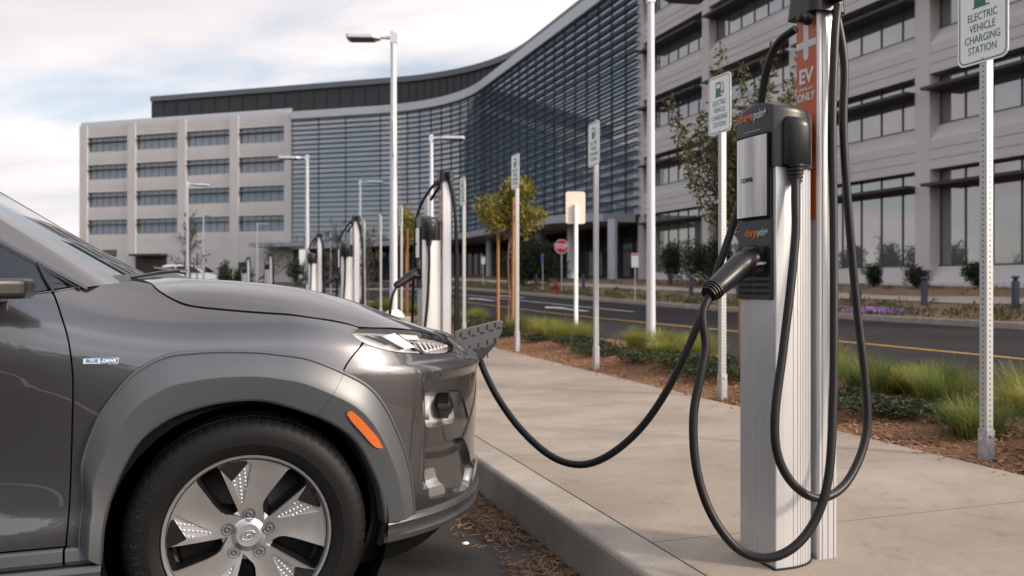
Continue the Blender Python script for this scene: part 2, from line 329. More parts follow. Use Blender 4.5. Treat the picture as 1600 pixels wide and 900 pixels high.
# the road
sheet('road', lin(-90, 22, 12)+lin(24, 78, 20), [5.8, 8, 10, 12, 14, 16.5], lambda u, v: rise(u)+.006, M['road'])
b = MB(); rows = [[W(u, v, rise(u)+.011) for v in (10.19, 10.32)] for u in lin(-60, 22, 12)+lin(24, 66, 16)]; b.grid(rows, flip=True)
tag(b.build('yellow_centre_line', M['yellow']), kind='structure')
b = MB()
b.grid([[W(u, v, rise(u)+.011) for v in (13.2, 13.34)] for u in lin(26, 60, 16)], flip=True)
for u0, v0 in ((29.5, 11.9), (40, 11.9), (44, 14.8)):
    P = [(0, -.5), (1.3, 0), (0, .5)]; b.add([W(u0+a, v0+c, rise(u0+a)+.011) for a, c in P], [(0, 2, 1)])
    b.grid([[W(u0+a, v0+c, rise(u0+a)+.011) for c in (-.14, .14)] for a in (-2.6, -1.3, -.01)], flip=True)
for u0 in (60, 61.2, 62.4, 63.6): b.grid([[W(u0+a, v, rise(u0+a)+.011) for v in (6.4, 10, 16)] for a in (0, .5)], flip=True)
tag(b.build('white_road_markings', M['paint']), kind='structure')
b = MB()
for k in range(-2, 20):
    u = 2.0+2.765*k; b.grid([[W(q, v, rise(u)+.005) for v in (-4.3, 1.0)] for q in (u-.05, u+.05)], flip=True)
tag(b.build('parking_bay_lines', M['paint']), kind='structure')
b = MB(); uu = -40
while uu < 74:
    kerb_piece(b, uu+.004, uu+3.05-.004, 16.5, 16.68); uu += 3.05
tag(b.build('far_kerb', M['kerb'], recalc=True), kind='structure')
def zb(u, v): return rise(u)+.13+.66*ss((v-17.2)/10.5)+.03*math.sin(u*.9+v*1.7)*ss((v-17)/2)
sheet('planting_bed', lin(-40, 100, 120), [16.67, 17, 17.5, 18, 19, 20, 21, 22, 23, 24, 25.5, 27, 28.5, 30.2, 31.5], zb, M['bed'])
sheet('building_path', lin(-40, 96, 80), [21.6, 22, 22.3, 22.7, 23.1], lambda u, v: zb(u, v)+.03, M['concrete'])

# ============================================================ THE BUILDING
bld = thing('office_building', 'long five storey office building with stone wings and a curved louvered glass front', 'building', W(57.7, 30, 0))
BL = W(57.7, 30, 0)
def bpart(mb, name, m, parent=None, bevel=0, recalc=False):
    mb.v = [tuple(Vector(p)-BL) for p in mb.v]
    return mb.build(name, m, parent or bld, bevel=bevel, recalc=recalc)
HEADS = [6.07, 10.35, 14.63, 18.91, 23.19]; TOP = 25.1
def wing(P, nb, bay, base, wmat, gmat, zoff, solid_ground, colw=.85, fin=0):
    """P(s, d, z): s along the facade, d inwards from its face. nb bays."""
    b = MB()
    def ext(pr, s0, s1, mi=0):
        n = len(pr); vs = [P(s0, d, z) for d, z in pr]+[P(s1, d, z) for d, z in pr]
        b.add(vs, [(i, (i+1) % n, n+(i+1) % n, n+i) for i in range(n)]+[tuple(range(n-1, -1, -1)), tuple(range(n, 2*n))], mi=mi)
    for k in range(nb+1):
        s = k*bay; ext([(0, base), (0, TOP+zoff), (1.2, TOP+zoff), (1.2, base)], s-colw/2, s+colw/2)
    zs = [h+zoff for h in HEADS]
    for k in range(nb):
        a, c = k*bay+colw/2, (k+1)*bay-colw/2
        for i, zh in enumerate(zs):
            top = zs[i]+2.02 if i < 4 else TOP+zoff
            e = .012 if not solid_ground else .11
            g = []   # face with two shallow reveals
            z1 = zh; fl = (zh+1.31 if not solid_ground else top) if i < 4 else top
            for zz in ((zh+.42, zh+.88) if i < 4 else (zh+.5, zh+1.1)):
                g += [(e, zz-.02), (e+.04, zz-.02), (e+.04, zz+.02), (e, zz+.02)]
            pr = [(1.0, zh), (e, zh)]+g+[(e, fl)]+([(.5, top)] if i < 4 and not solid_ground else [])+[(1.0, top)]
            ext(pr, a, c)
        if solid_ground:
            g = []
            for zz in (1.7, 2.75, 3.8, 4.85): g += [(.11, zz-.025), (.16, zz-.025), (.16, zz+.025), (.11, zz+.025)]
            ext([(1, base), (.11, base)]+g+[(.11, zs[0]), (1, zs[0])], a, c)
            for q in range(1, 7):
                pass
        else:
            ext([(-.05, base), (.0, base+.45), (.5, 1.73+zoff), (1.0, 1.73+zoff), (1.0, base)], a, c)
    wl = bpart(b, 'stone_wall', wmat, recalc=True)
    for k in range(nb):
        a, c = k*bay+colw/2, (k+1)*bay-colw/2
        for i in range(5):
            if i == 0 and solid_ground: continue
            lo = (zs[i-1]+2.02) if i else 1.73+zoff; hi = zs[i]; dg = .62
            g = MB(); g.add([P(a, dg, lo), P(c, dg, lo), P(c, dg, hi), P(a, dg, hi)], [(0, 1, 2, 3)])
            win = bpart(g, 'window', gmat)
            f = MB(); n = 6 if not solid_ground else 6; sh = hi-.75
            def bx(s0, s1, d0, d1, z0, z1):
                vs = [P(s, d, z) for z in (z0, z1) for d in (d0, d1) for s in (s0, s1)]
                f.add(vs, [(0, 2, 3, 1), (4, 5, 7, 6), (0, 1, 5, 4), (2, 6, 7, 3), (0, 4, 6, 2), (1, 3, 7, 5)])
            for q in range(n+1):
                s = a+(c-a)*q/n; s = min(max(s, a+.04), c-.04); bx(s-.025, s+.025, .57, .615, lo+.002, hi-.002)
            bx(a+.002, c-.002, .52, .612, lo+.003, lo+.08); bx(a+.002, c-.002, .52, .612, sh-.05, sh+.05)
            fr = f.v, f
            bpart(f, 'frame', M['mullion'], win)
            f = MB(); bx(a-.0+.003, c-.003, -.55 if not solid_ground else .05, .51, sh-.04, sh+.09)
            bpart(f, 'sunshade', M['penthouse'] if not solid_ground else M['mullion'], win)
            f = None
    return wl
# right wing, parallel to the kerb
wing(lambda s, d, z: W(57.7-s, 30+d, z), 6, 9.1, .55, M['stone'], M['win'], 0, False)
# left wing
A = Vector((-31.5, 122, 0)); dl = Vector((-.953, .302, 0)); nl = Vector((.302, .953, 0))
wing(lambda s, d, z: A+dl*(s+.6)+nl*d+Vector((0, 0, z)), 4, 9.2, .6, M['stone_l'], M['winl'], .3, True, colw=1.5)
b = MB()
def PL(s, d, z): return A+dl*s+nl*d+Vector((0, 0, z))
b.add([PL(-.4, 1.19, .6), PL(38.2, 1.19, .6), PL(38.2, 1.19, 25.3), PL(-.4, 1.19, 25.3)], [(0, 1, 2, 3)])
b.add([PL(38.15, 0.01, .6), PL(38.15, 30, .6), PL(38.15, 30, 25.39), PL(38.15, .01, 25.39)], [(0, 1, 2, 3)])
bpart(b, 'side_wall', M['stone_l'])
b = MB()
for (s0, s1, z0, z1) in ((21.5, 27.3, .7, 4.9),):
    for (a, c, e, f) in ((s0, s1, z1, z1+.35),): 
        vs = [PL(s, d, z) for z in (e, f) for d in (-1.6, .10) for s in (a, c)]; b.add(vs, [(0, 2, 3, 1), (4, 5, 7, 6), (0, 1, 5, 4), (2, 6, 7, 3), (0, 4, 6, 2), (1, 3, 7, 5)])
bpart(b, 'entrance_canopy', M['penthouse'])
b = MB(); b.add([PL(21.7, .075, .7), PL(29, .075, .7), PL(29, .006, 4.9), PL(21.7, .006, 4.9)], [(0, 1, 2, 3)]); bpart(b, 'garage_opening', mat('garage_dark', (.035, .028, .024), .7))  # flat dark sheet, its colour stands for the shade inside the open garage
b = MB(); b.add([PL(7.6, .075, .7), PL(9.7, .075, .7), PL(9.7, .006, 3.9), PL(7.6, .006, 3.9)], [(0, 1, 2, 3)]); bpart(b, 'service_door', mat('door_dark', (.03, .03, .032), .6))
b = MB(); b.add([PL(31, .09, 4.9), PL(33.8, .09, 4.9), PL(33.8, .09, 6), PL(31, .09, 6)], [(0, 1, 2, 3)]); bpart(b, 'vent_grille', M['mullion'])
# curved glass front: straight, arc, straight
B0 = W(57.7, 30, 0); I0 = Vector((-7.37, 114.4, 0)); tg = 12.5
dA = (I0-A).normalized(); dB = (B0-I0).normalized()
C0 = I0-dA*tg; C1 = I0+dB*tg
curve = [A+dA*.0]+[A.lerp(C0, k/3) for k in (1, 2)]
curve += [C0*(1-t)**2+I0*2*t*(1-t)+C1*t*t for t in [i/22 for i in range(23)]]
curve += [C1.lerp(B0, k/8) for k in range(1, 9)]
# outward normals (towards the camera side)
def nrm(i):
    d = (curve[min(i+1, len(curve)-1)]-curve[max(i-1, 0)]).normalized(); return Vector((d.y, -d.x, 0))*(1 if Vector((d.y, -d.x, 0)).dot(-curve[i]) > 0 else -1)
NR = [nrm(i) for i in range(len(curve))]
def off(d, z): return [curve[i]+NR[i]*d+Vector((0, 0, z)) for i in range(len(curve))]
def ribbon(pairs, m, name, closed=True):
    b = MB(); rows = [off(d, z) for d, z in pairs]
    if closed: rows.append(rows[0])
    b.grid(rows, smooth=False); return bpart(b, name, m, recalc=True)
g = MB(); g.grid([off(-.05, 6.2), off(-.05, 24.3)], smooth=False); bpart(g, 'curtain_glass', M['curtain'])
ribbon([(-.3, 24.3), (.35, 24.3), (.35, 25.35), (-.3, 25.35)], M['parapet'], 'parapet')
for k in range(26):
    z = 6.75+k*.69
    ribbon([(.10, z+.01), (.46, z-.01), (.48, z+.045), (.10, z+.065)], M['louver'], 'louver')
b = MB()
for i in range(0, len(curve)-1):
    seg = (curve[i+1]-curve[i]); n = max(1, round(seg.length/3.0))
    if seg.length < 2.2 and i % 2: continue
    for q in range(n):
        p = curve[i].lerp(curve[i+1], q/n)+NR[i]*.02; dd = seg.normalized(); b = MB()
        b.box(p+Vector((0, 0, 15.25)), (.05, .08, 18.05), rz=math.atan2(dd.y, dd.x)); bpart(b, 'mullion', M['mullion'])
for z in (10.6, 14.9, 19.2, 23.5): pass
# ground floor behind the columns
ribbon([(-4.6, 1.0), (-4.6, 6.1)], M['lobby'], 'lobby_glass', closed=False)
ribbon([(.2, 6.0), (-4.7, 6.0), (-4.7, 6.18), (.2, 6.18)], M['soffit'], 'soffit')
b = MB()
for i in range(0, len(curve)-1):
    seg = (curve[i+1]-curve[i]); n = max(1, round(seg.length/2.2))
    for q in range(n):
        p = curve[i].lerp(curve[i+1], q/n)-NR[i]*4.5; dd = seg.normalized(); b = MB(); b.box(p+Vector((0, 0, 3.5)), (.08, .12, 5), rz=math.atan2(dd.y, dd.x)); bpart(b, 'lobby_mullion', M['mullion'])
# canopy slab out to v = 24 along the right-hand part, bending back to the building at both ends
can = [(57.9, 29.7), (57.9, 27.0), (59.2, 25.0), (61.5, 24.1), (66, 23.9), (84, 23.9), (98, 22.5), (112, 17), (122, 9), (122, 12), (110, 22), (99.5, 29.6)]
b = MB(); b.prism([W(u, v)[:2] for u, v in can], 5.55, 6.15); bpart(b, 'canopy', M['canopy'], recalc=True)
for u in (56.3, 63.96, 71.47, 78.5, 86.3):
    b = MB(); b.lathe([(.36, 0), (.36, 5.0)], 20, c=W(u, 27, .6)); bpart(b, 'column', M['colm'])
b = MB(); b.box(Vector((-28, 119, 6.2)), (17, 5, .6), rz=-.307); bpart(b, 'side_canopy', M['canopy'])
# penthouse set back on the roof
pts = [A+dl*29.5]+[A+dl*s for s in (20, 10)]+curve+[W(57.7-s, 30) for s in (15, 30, 45)]
def offp(P, d, z):
    o = []
    for i in range(len(P)):
        e = (P[min(i+1, len(P)-1)]-P[max(i-1, 0)]).normalized(); n = Vector((e.y, -e.x, 0))
        o.append(P[i]-n*d*(1 if n.dot(-P[i]) > 0 else -1)+Vector((0, 0, z)))
    return o
b = MB(); b.grid([offp(pts, 6, 24.6), offp(pts, 6, 30.0)], smooth=False)
e0 = offp(pts, 6, 24.6)[0]; e1 = offp(pts, 20, 24.6)[0]; z5 = Vector((0, 0, 5.4)); b.add([e0, e1, e1+z5, e0+z5], [(0, 1, 2, 3)])
bpart(b, 'penthouse', M['penthouse'])
b = MB(); rows = [offp(pts, d, z) for d, z in ((5.6, 29.9), (5.6, 30.7), (20, 30.7), (20, 29.9), (5.6, 29.9))]; b.grid(rows, smooth=False)
b.add([rows[k][0] for k in range(4)], [(0, 1, 2, 3)]); bpart(b, 'penthouse_cap', M['penthouse_cap'])
for i in range(len(pts)-1):
    P0 = offp(pts, 5.96, 0); seg = P0[i+1]-P0[i]; n = max(1, round(seg.length/2.4))
    for q in range(n): b = MB(); b.box(P0[i].lerp(P0[i+1], q/n)+Vector((0, 0, 27.25)), (.05, .06, 5.2), rz=math.atan2(seg.y, seg.x)); bpart(b, 'panel_joint', M['dark'])
b = MB(); b.grid([offp(pts, .25, 24.55), offp(pts, 30, 24.55)], smooth=False); bpart(b, 'roof', M['penthouse_cap'])
b = MB(); p = A+dl*38.15; q = A+dl*.2; b.grid([[p+nl*.3+Vector((0, 0, 25.4)), q+nl*.3+Vector((0, 0, 25.4))], [p+nl*.3+Vector((0, 0, 26.0)), q+nl*.3+Vector((0, 0, 26.0))], [p+nl*.9+Vector((0, 0, 26.0)), q+nl*.9+Vector((0, 0, 26.0))]]); bpart(b, 'coping', M['parapet'])
# ============================================================ EV CHARGERS  (local x: away from the parking bays, y: along the kerb)
M['alu'] = mat('brushed_aluminium', (.60, .605, .615), .36, metal=.55)
M['head'] = mat('satin_dark_plastic', (.008, .0085, .010), .34, spec=.35)
M['cable'] = mat('black_rubber_cable', (.0045, .0045, .005), .45, spec=.35)
M['logo_o'] = mat('logo_orange', (.62, .16, .03), .5); M['logo_g'] = mat('logo_grey', (.42, .50, .56), .5)
M['film_w'] = mat('film_white', (.66, .68, .70), .45)
m, t, b_ = principled('display_cover')
tcn = nn(t, 'ShaderNodeTexCoord'); mpn = nn(t, 'ShaderNodeMapping'); mpn.inputs['Scale'].default_value = (1, 26, .7); t.links.new(tcn.outputs['Object'], mpn.inputs[0])
nz = nn(t, 'ShaderNodeTexNoise'); nz.inputs['Scale'].default_value = 1.6; nz.inputs['Detail'].default_value = 5; t.links.new(mpn.outputs[0], nz.inputs[0])
rp = nn(t, 'ShaderNodeValToRGB'); rp.color_ramp.elements[0].position = .34; rp.color_ramp.elements[0].color = (.30, .285, .27, 1); rp.color_ramp.elements[1].position = .66; rp.color_ramp.elements[1].color = (.60, .58, .555, 1)
t.links.new(nz.outputs[0], rp.inputs[0]); t.links.new(rp.outputs[0], b_.inputs['Base Color']); b_.inputs['Roughness'].default_value = .22; b_.inputs['Metallic'].default_value = .25; b_.inputs['Coat Weight'].default_value = .6
M['display'] = m
def ribbed(path, pitch, depth):
    """closed outline with grooves along the given stretch flags: path = [(x, y, ribbed?)]"""
    o = []
    n = len(path)
    for i in range(n):
        (x0, y0, rb), (x1, y1, _) = path[i], path[(i+1) % n]
        o.append((x0, y0))
        L = math.hypot(x1-x0, y1-y0)
        if not rb or L < pitch: continue
        k = int(L/pitch); nx, ny = (y1-y0)/L, -(x1-x0)/L     # outward for a counter-clockwise path
        for q in range(k):
            c = (q+.5)/k
            for tt, dd in ((-.0024, 0), (-.0016, depth), (.0016, depth), (.0024, 0)):
                s = c+tt/L; o.append((x0+(x1-x0)*s-nx*dd, y0+(y1-y0)*s-ny*dd))
    return o
def make_charger():
    root = thing('charging_station', 'x', 'charging station', W(2.336, 1.634, SW), PHI)
    side = [(0.052, -.0975), (.075, -.096), (.10, -.0905), (.125, -.081), (.147, -.068), (.166, -.050), (.179, -.03), (.185, -.012)]
    path = [(0, .095, True), (0, -.095, False), (.004, -.0965, False), (.03, -.098, False)]
    path += [(x, y, True) for x, y in side]+[(x, -y, True) for x, y in side[::-1]]+[(.03, .098, False), (.004, .0965, False)]
    fine = []
    for i, (x, y, rb) in enumerate(path): fine.append((x, y, rb))
    poly = ribbed(fine, .0125, .0018)
    b = MB(); b.prism(poly, 0, 1.30); b.build('pedestal', M['alu'], root)
    b = MB(); b.prism([(x*1.06-.006, y*1.05) for x, y, _ in path], -.002, .006); b.build('base_plate', M['dark'], root)
    # pole behind it, grooved extrusion
    pp = [(.19, .050, False), (.19, -.050, False), (.196, -.056, True), (.262, -.056, False), (.27, -.046, False), (.27, .046, False), (.262, .056, True), (.196, .056, False)]
    b = MB(); b.prism(ribbed(pp, .019, .003), 0, 1.80); b.build('pole', M['alu'], root)
    b = MB(); b.bbox((.176, -.02, .01), (.1915, .02, 1.40)); b.build('joining_strip', M['alu'], root)
    b = MB(); b.prism([(x, y) for x, y in rrect(.135, .155, .03)], 0, .085, f=lambda p, z: (p[0]*(1-.25*max(0, z-.06)/.02*.3)+.226, p[1]*(1-.25*max(0, z-.06)/.02*.3), z+1.772)); cp = b.build('pole_cap', M['head'], root, bevel=.006)
    b = MB(); b.lathe([(.0, .0), (.022, .0), (.022, .012), (.017, .014), (.017, .03), (.014, .04), (0, .04)], 14); g = b.build('cable_gland', M['cable'], cp); g.matrix_local = frame4((.159, -.036, 1.735), (0, 1, 0), (0, 0, 1)) @ Matrix.Rotation(R(180), 4, 'Y'); g.location = (.172, -.036, 1.752)
    b = MB()
    for y in (-.085, -.108): b.tube([(.235, y, 1.85), (.235, y, 1.80)], .02, 12)
    b.build('cable_gland', M['cable'], cp)
    # orange film on the pole face
    b = MB(); b.bbox((.1875, -.049, 1.10), (.1898, .049, 1.772)); fl = b.build('orange_film', M['orange'], root)
    X = frame4((.1868, 0, 0), (0, -1, 0), (0, 0, 1))
    def onfilm(body, z, size, m=M['film_w'], xs=1, bold=.0): return text(body, 'lettering', m, fl, size, frame4((.1868, 0, z), (0, -1, 0), (0, 0, 1)), xs=xs, bold=bold)
    onfilm('EV', 1.573, .066, bold=.002, xs=.98); onfilm('CHARGING', 1.532, .0165, xs=.92); onfilm('ONLY', 1.505, .0375, bold=.001, xs=.86)
    b = MB(); arc = [(.0125*math.cos(R(a)), 1.640+.0125*math.sin(R(a))) for a in range(180, 361, 20)]
    pl = arc+[(.0125, 1.668), (.049, 1.668), (.049, 1.690), (.0125, 1.690), (.0125, 1.771), (-.0125, 1.771), (-.0125, 1.690), (-.049, 1.690), (-.049, 1.668), (-.0125, 1.668)]
    b.prism(pl, 0, .0008, f=lambda p, z: (.1866+z, -p[0], p[1])); b.build('plus_mark', M['film_w'], fl, recalc=True)
    # head: domed hood over front and sides
    out = [(-.010, .098), (-.013, .05), (-.014, 0), (-.013, -.05), (-.010, -.098), (.02, -.106), (.07, -.107), (.11, -.100), (.145, -.082), (.168, -.055), (.18, -.02), (.18, .02), (.168, .055), (.145, .082), (.11, .100), (.07, .107), (.02, .106)]
    def dome(x, y): return 1.470-.030*(y/.1)**2*(1 if abs(y) < .2 else 1)*.75-.05*max(0, (x-.05)/.13)**2
    b = MB(); n = len(out); cx, cy = .07, 0
    rows = [[(x, y, 1.258 if x > .018 else 1.385) for x, y in out]]
    rows[0] = [(x, y, 1.258) for x, y in out]
    for sc_, dz in ((1.0, -.014), (.985, -.004), (.95, 0), (.6, .004), (.2, .006)):
        rows.append([(cx+(x-cx)*sc_, y*sc_, dome(x*sc_+cx*(1-sc_), y*sc_)+dz) for x, y in out])
    for r in rows: r.append(r[0])
    b.grid(rows, smooth=True, flip=False); b.add([p for p in rows[-1][:-1]], [tuple(range(n))], True)
    b.add([(p[0], p[1], 1.258) for p in rows[0][:-1]], [tuple(range(n))[::-1]])
    hd = b.build('head', M['head'], root, recalc=True)
    for p in hd.data.polygons: p.use_smooth = True
    hd.data.set_sharp_from_angle(angle=R(30))
    # fascia: display window, holster plate, vent
    b = MB(); b.prism(rrect(.168, .268, .006), 0, .004, f=lambda p, z: (-.0155-z, -p[0]*1.0+.004, 1.236+p[1])); b.bbox((-.012, -.082, 1.10), (.004, .090, 1.258)); b.build('display_bezel', M['dark'], hd, recalc=True)
    b = MB(); rows = []
    for k in range(13):
        y = .0825-.161*k/12; bow = .012*(1-((y-.002)/.082)**2); rows.append([(-.021-bow*.5, y, z) for z in (1.106, 1.2, 1.3, 1.362)])
    b.grid(rows, flip=True); dsp = b.build('display', M['display'], hd, recalc=True)
    text('123456', 'lettering', M['dark'], dsp, .021, frame4((-.0285, .02, 1.225), (0, -1, 0), (0, 0, 1)), xs=1.05)
    for yb in (-1,): pass
    text('-charge', 'lettering', M['logo_o'], hd, .040, frame4((-.0150, .002, 1.432), (0, -1, 0), (0, 0, 1)), align='RIGHT', xs=.72, bold=.0008)
    text('poin+', 'lettering', M['logo_g'], hd, .040, frame4((-.0150, .000, 1.432), (0, -1, 0), (0, 0, 1)), align='LEFT', xs=.72, bold=.0008)
    text('www.1234.567.890', 'lettering', M['logo_g'], hd, .0065, frame4((-.0150, .008, 1.383), (0, -1, 0), (0, 0, 1)), xs=.9) if False else None
    b = MB(); b.bbox((-.0155, -.036, 1.3815), (-.0135, .048, 1.3835)); b.build('contact_line', M['logo_g'], hd)
    b = MB(); b.bbox((-.010, -.0845, .842), (.002, .0945, 1.098), mi=0); b.build('fascia_plate', M['black'], root, bevel=.003)
    b = MB()
    for r in range(6):
        for s in (0, 1): 
            y0 = .086-.086*s; b.bbox((-.0125, y0, .858+r*.0185), (-.0095, y0-.072, .866+r*.0185))
    b.build('vent', M['dark'], root)
    text('-charge', 'lettering', M['logo_o'], root, .036, frame4((-.0112, -.014, 1.056), (0, -1, 0), (0, 0, 1)), align='RIGHT', xs=.66, bold=.0006)
    text('poin+', 'lettering', M['logo_g'], root, .036, frame4((-.0112, -.015, 1.056), (0, -1, 0), (0, 0, 1)), align='LEFT', xs=.66, bold=.0006)
    b = MB(); b.bbox((-.035, -.060, .985), (-.008, .062, 1.012)); b.bbox((-.05, -.055, .925), (-.008, .055, .985)); b.build('holster', M['dark'], root, bevel=.008)
    # side cable bosses with ribbed strain relief
    for sy in (-1, 1):
        b = MB(); pr = []
        P2 = [(.018, -.095), (.018, -.118), (.028, -.132), (.05, -.141), (.075, -.143), (.095, -.139), (.108, -.128), (.118, -.110), (.118, -.085)]
        rows = [[(x, y*sy*1.0, 1.262+.0*k) for x, y in P2], [(x, y*sy, 1.262) for x, y in P2]]
        rows = []
        for z, s, in ((1.262, .96), (1.266, 1.0), (1.385, 1.0), (1.398, .985), (1.412, .80)):
            rows.append([(.066+(x-.066)*(s if z > 1.39 else 1), sy*(-.090+(y+.090)*s), z-(x-.018)*.10*(z > 1.37)) for x, y in P2])
        b.grid(rows, smooth=True); b.add(rows[0], [tuple(range(9))]); b.add(rows[-1], [tuple(range(9))])
        bo = b.build('cable_boss', M['head'], root, recalc=True)
        bo.data.set_sharp_from_angle(angle=R(38))
        b = MB(); pf = [(0, 1.264)]; z = 1.262
        for k in range(5): pf += [(.028-k*.0022, z), (.028-k*.0022, z-.0075), (.019-k*.001, z-.0078), (.019-k*.001, z-.0115)]; z -= .0118
        pf += [(.0145, z), (0, z)]
        b.lathe(pf, 18, c=(.055, sy*-.121, 0), smooth=False); b.build('strain_relief', M['cable'], bo)
    # parked connector
    H = [(-.012, -.022, .968), (-.03, -.024, .970), (-.055, -.028, .964), (-.085, -.034, .950), (-.115, -.040, .931), (-.150, -.050, .908), (-.185, -.061, .886), (-.20, -.066, .877)]
    hs = spline(H, 4); n = len(hs)
    rad = [(.036, .038, .040, .040, .038, .0355, .0325, .030)]
    rr = []
    for i in range(n):
        f = i/4; k = min(int(f), 6); rr.append(rad[0][k]*(1-(f-k))+rad[0][k+1]*(f-k))
    b = MB(); b.tube(hs, rr, 18); cn = b.build('connector', M['head'], root)
    b = MB(); b.tube([(-.018, -.024, 1.004), (-.05, -.027, 1.002), (-.078, -.031, .990)], [.012, .014, .009], 10); b.build('latch', M['black'], cn)
    b = MB()
    c0, c1 = Vector(H[-1]), Vector(H[-2]); d = (c0-c1).normalized()
    for k in range(4):
        p = c0+d*(.002+.009*k); b.tube([p, p+d*.0055], .0335-.0028*k, 16, smooth=False)
    b.tube([c0-d*.01, c0+d*.038], .018, 12); b.build('strain_relief', M['cable'], cn)
    tx = frame4((-.046, -.0672, .957), (.93, -.14, .0), (0, 0.05, 1)); 
    text('-charge', 'lettering', M['logo_o'], cn, .0165, tx, align='RIGHT', xs=.75); text('poin+', 'lettering', M['logo_g'], cn, .0165, tx, align='LEFT', xs=.75)
    e = c0+d*.03
    k1 = [(.055, -.121, 1.262), (.045, -.132, 1.16), (.036, -.145, 1.05), (.008, -.161, .899), (-.035, -.178, .687), (-.075, -.195, .5), (-.072, -.207, .378), (-.014, -.216, .286), (.078, -.216, .248), (.193, -.192, .288), (.288, -.161, .415), (.300, -.143, .594), (.288, -.120, .817), (.262, -.112, 1.124), (.250, -.103, 1.392), (.258, -.098, 1.599), (.235, -.085, 1.775)]
    k2 = [(.225, -.108, 1.78), (.196, -.128, 1.659), (.168, -.150, 1.375), (.155, -.172, 1.076), (.124, -.211, .783), (.095, -.243, .555), (.056, -.272, .335), (.007, -.276, .209), (-.068, -.272, .131), (-.146, -.245, .1), (-.214, -.201, .125), (-.273, -.159, .222), (-.302, -.128, .35), (-.299, -.108, .498), (-.268, -.099, .625), (-.248, -.092, .706), (-.252, -.082, .80), tuple(e-d*.015)]
    global kA, kB
    kA = [tuple(e-d*.015), (-.265, -.088, .74), (-.275, -.06, .48), (-.20, .02, .27), (-.06, .12, .36), (-.03, .118, .9), (.0, .115, 1.46), (.10, .05, 1.70), (.20, -.03, 1.81)]
    kB = [(.055, -.121, 1.262), (.052, -.128, 1.0), (.035, -.135, .7), (.005, -.15, .4), (.03, -.17, .19), (.15, -.14, .11), (.28, -.08, .3), (.31, -.06, .9), (.30, -.06, 1.5), (.235, -.08, 1.81)]
    for kk in (k1, k2):
        b = MB(); b.tube(spline(kk, 8), .0132, 12); b.build('cable', M['cable'], root)
    return root
ch1 = make_charger()
ch1['label'] = 'nearest silver charging station on the right, with orange EV CHARGING ONLY film'
ch1['group'] = 'charging stations in a row along the kerb'
LCH = ['silver charging station right behind the bonnet of the grey car', 'charging station left of and behind the one at the bonnet', 'far charging station between two bare young trees by the kerb',
       'small distant charging station left of the row, before the bare young tree', 'tiny charging station farthest to the left, beside the dark service door']
for k, u in enumerate((7.25, 12.45, 17.3, 34.8, 33.4)):
    c = copy_tree(ch1)
    for q, kk in zip([x for x in c.children if x.name.startswith('cable')], (kA, kB)):
        if k == 0: b = MB(); b.tube(spline(kk, 6), .0132, 8); farc = globals().setdefault('FARC', []); o = b.build('cable', M['cable'], c); farc.append(o.data); bpy.data.objects.remove(o)
        q.data = FARC[0 if kk is kA else 1]
    c.location = W(u, 1.634 if k < 4 else .75, SW+rise(u) if k < 4 else rise(u)); c['label'] = LCH[k]
    # second cable hanging behind the far side of the pole
    b = MB(); b.tube(spline([(.12, .10, 1.62), (.19, .02, 1.735), (.28, -.02, 1.74), (.31, -.03, 1.5), (.33, -.04, .9), (.32, -.04, .3), (.25, -.08, .05)], 6), .0132, 8); b.build('cable', M['cable'], c)

# ============================================================ SIGNS AND POSTS
m, t, b_ = principled('perforated_post')
tcn = nn(t, 'ShaderNodeTexCoord'); sp = nn(t, 'ShaderNodeSeparateXYZ'); t.links.new(tcn.outputs['Object'], sp.inputs[0])
def mth(op, a, b=None):
    n = nn(t, 'ShaderNodeMath', operation=op)
    for i, q in enumerate((a, b)):
        if q is None: continue
        if isinstance(q, (int, float)): n.inputs[i].default_value = q
        else: t.links.new(q, n.inputs[i])
    return n.outputs[0]
lat = mth('MINIMUM', mth('ABSOLUTE', sp.outputs['X']), mth('ABSOLUTE', sp.outputs['Y']))
zz = mth('PINGPONG', sp.outputs['Z'], .0135)
zz = mth('SUBTRACT', .0135, zz)
d2 = mth('ADD', mth('MULTIPLY', lat, lat), mth('MULTIPLY', zz, zz))
hole = mth('LESS_THAN', d2, .0048**2)
mx = nn(t, 'ShaderNodeMix', data_type='RGBA'); t.links.new(hole, mx.inputs[0]); mx.inputs[6].default_value = (.43, .435, .435, 1); mx.inputs[7].default_value = (.02, .02, .022, 1)
t.links.new(mx.outputs[2], b_.inputs['Base Color']); b_.inputs['Roughness'].default_value = .45
t.links.new(mth('MULTIPLY', mth('SUBTRACT', 1.0, hole), .55), b_.inputs['Metallic'])
M['perf'] = m
def sign_plate(b, w, h, r, t=.003): b.prism(rrect(w, h, r), 0, t, f=lambda p, z: (-.0235-z, -p[0], p[1]))
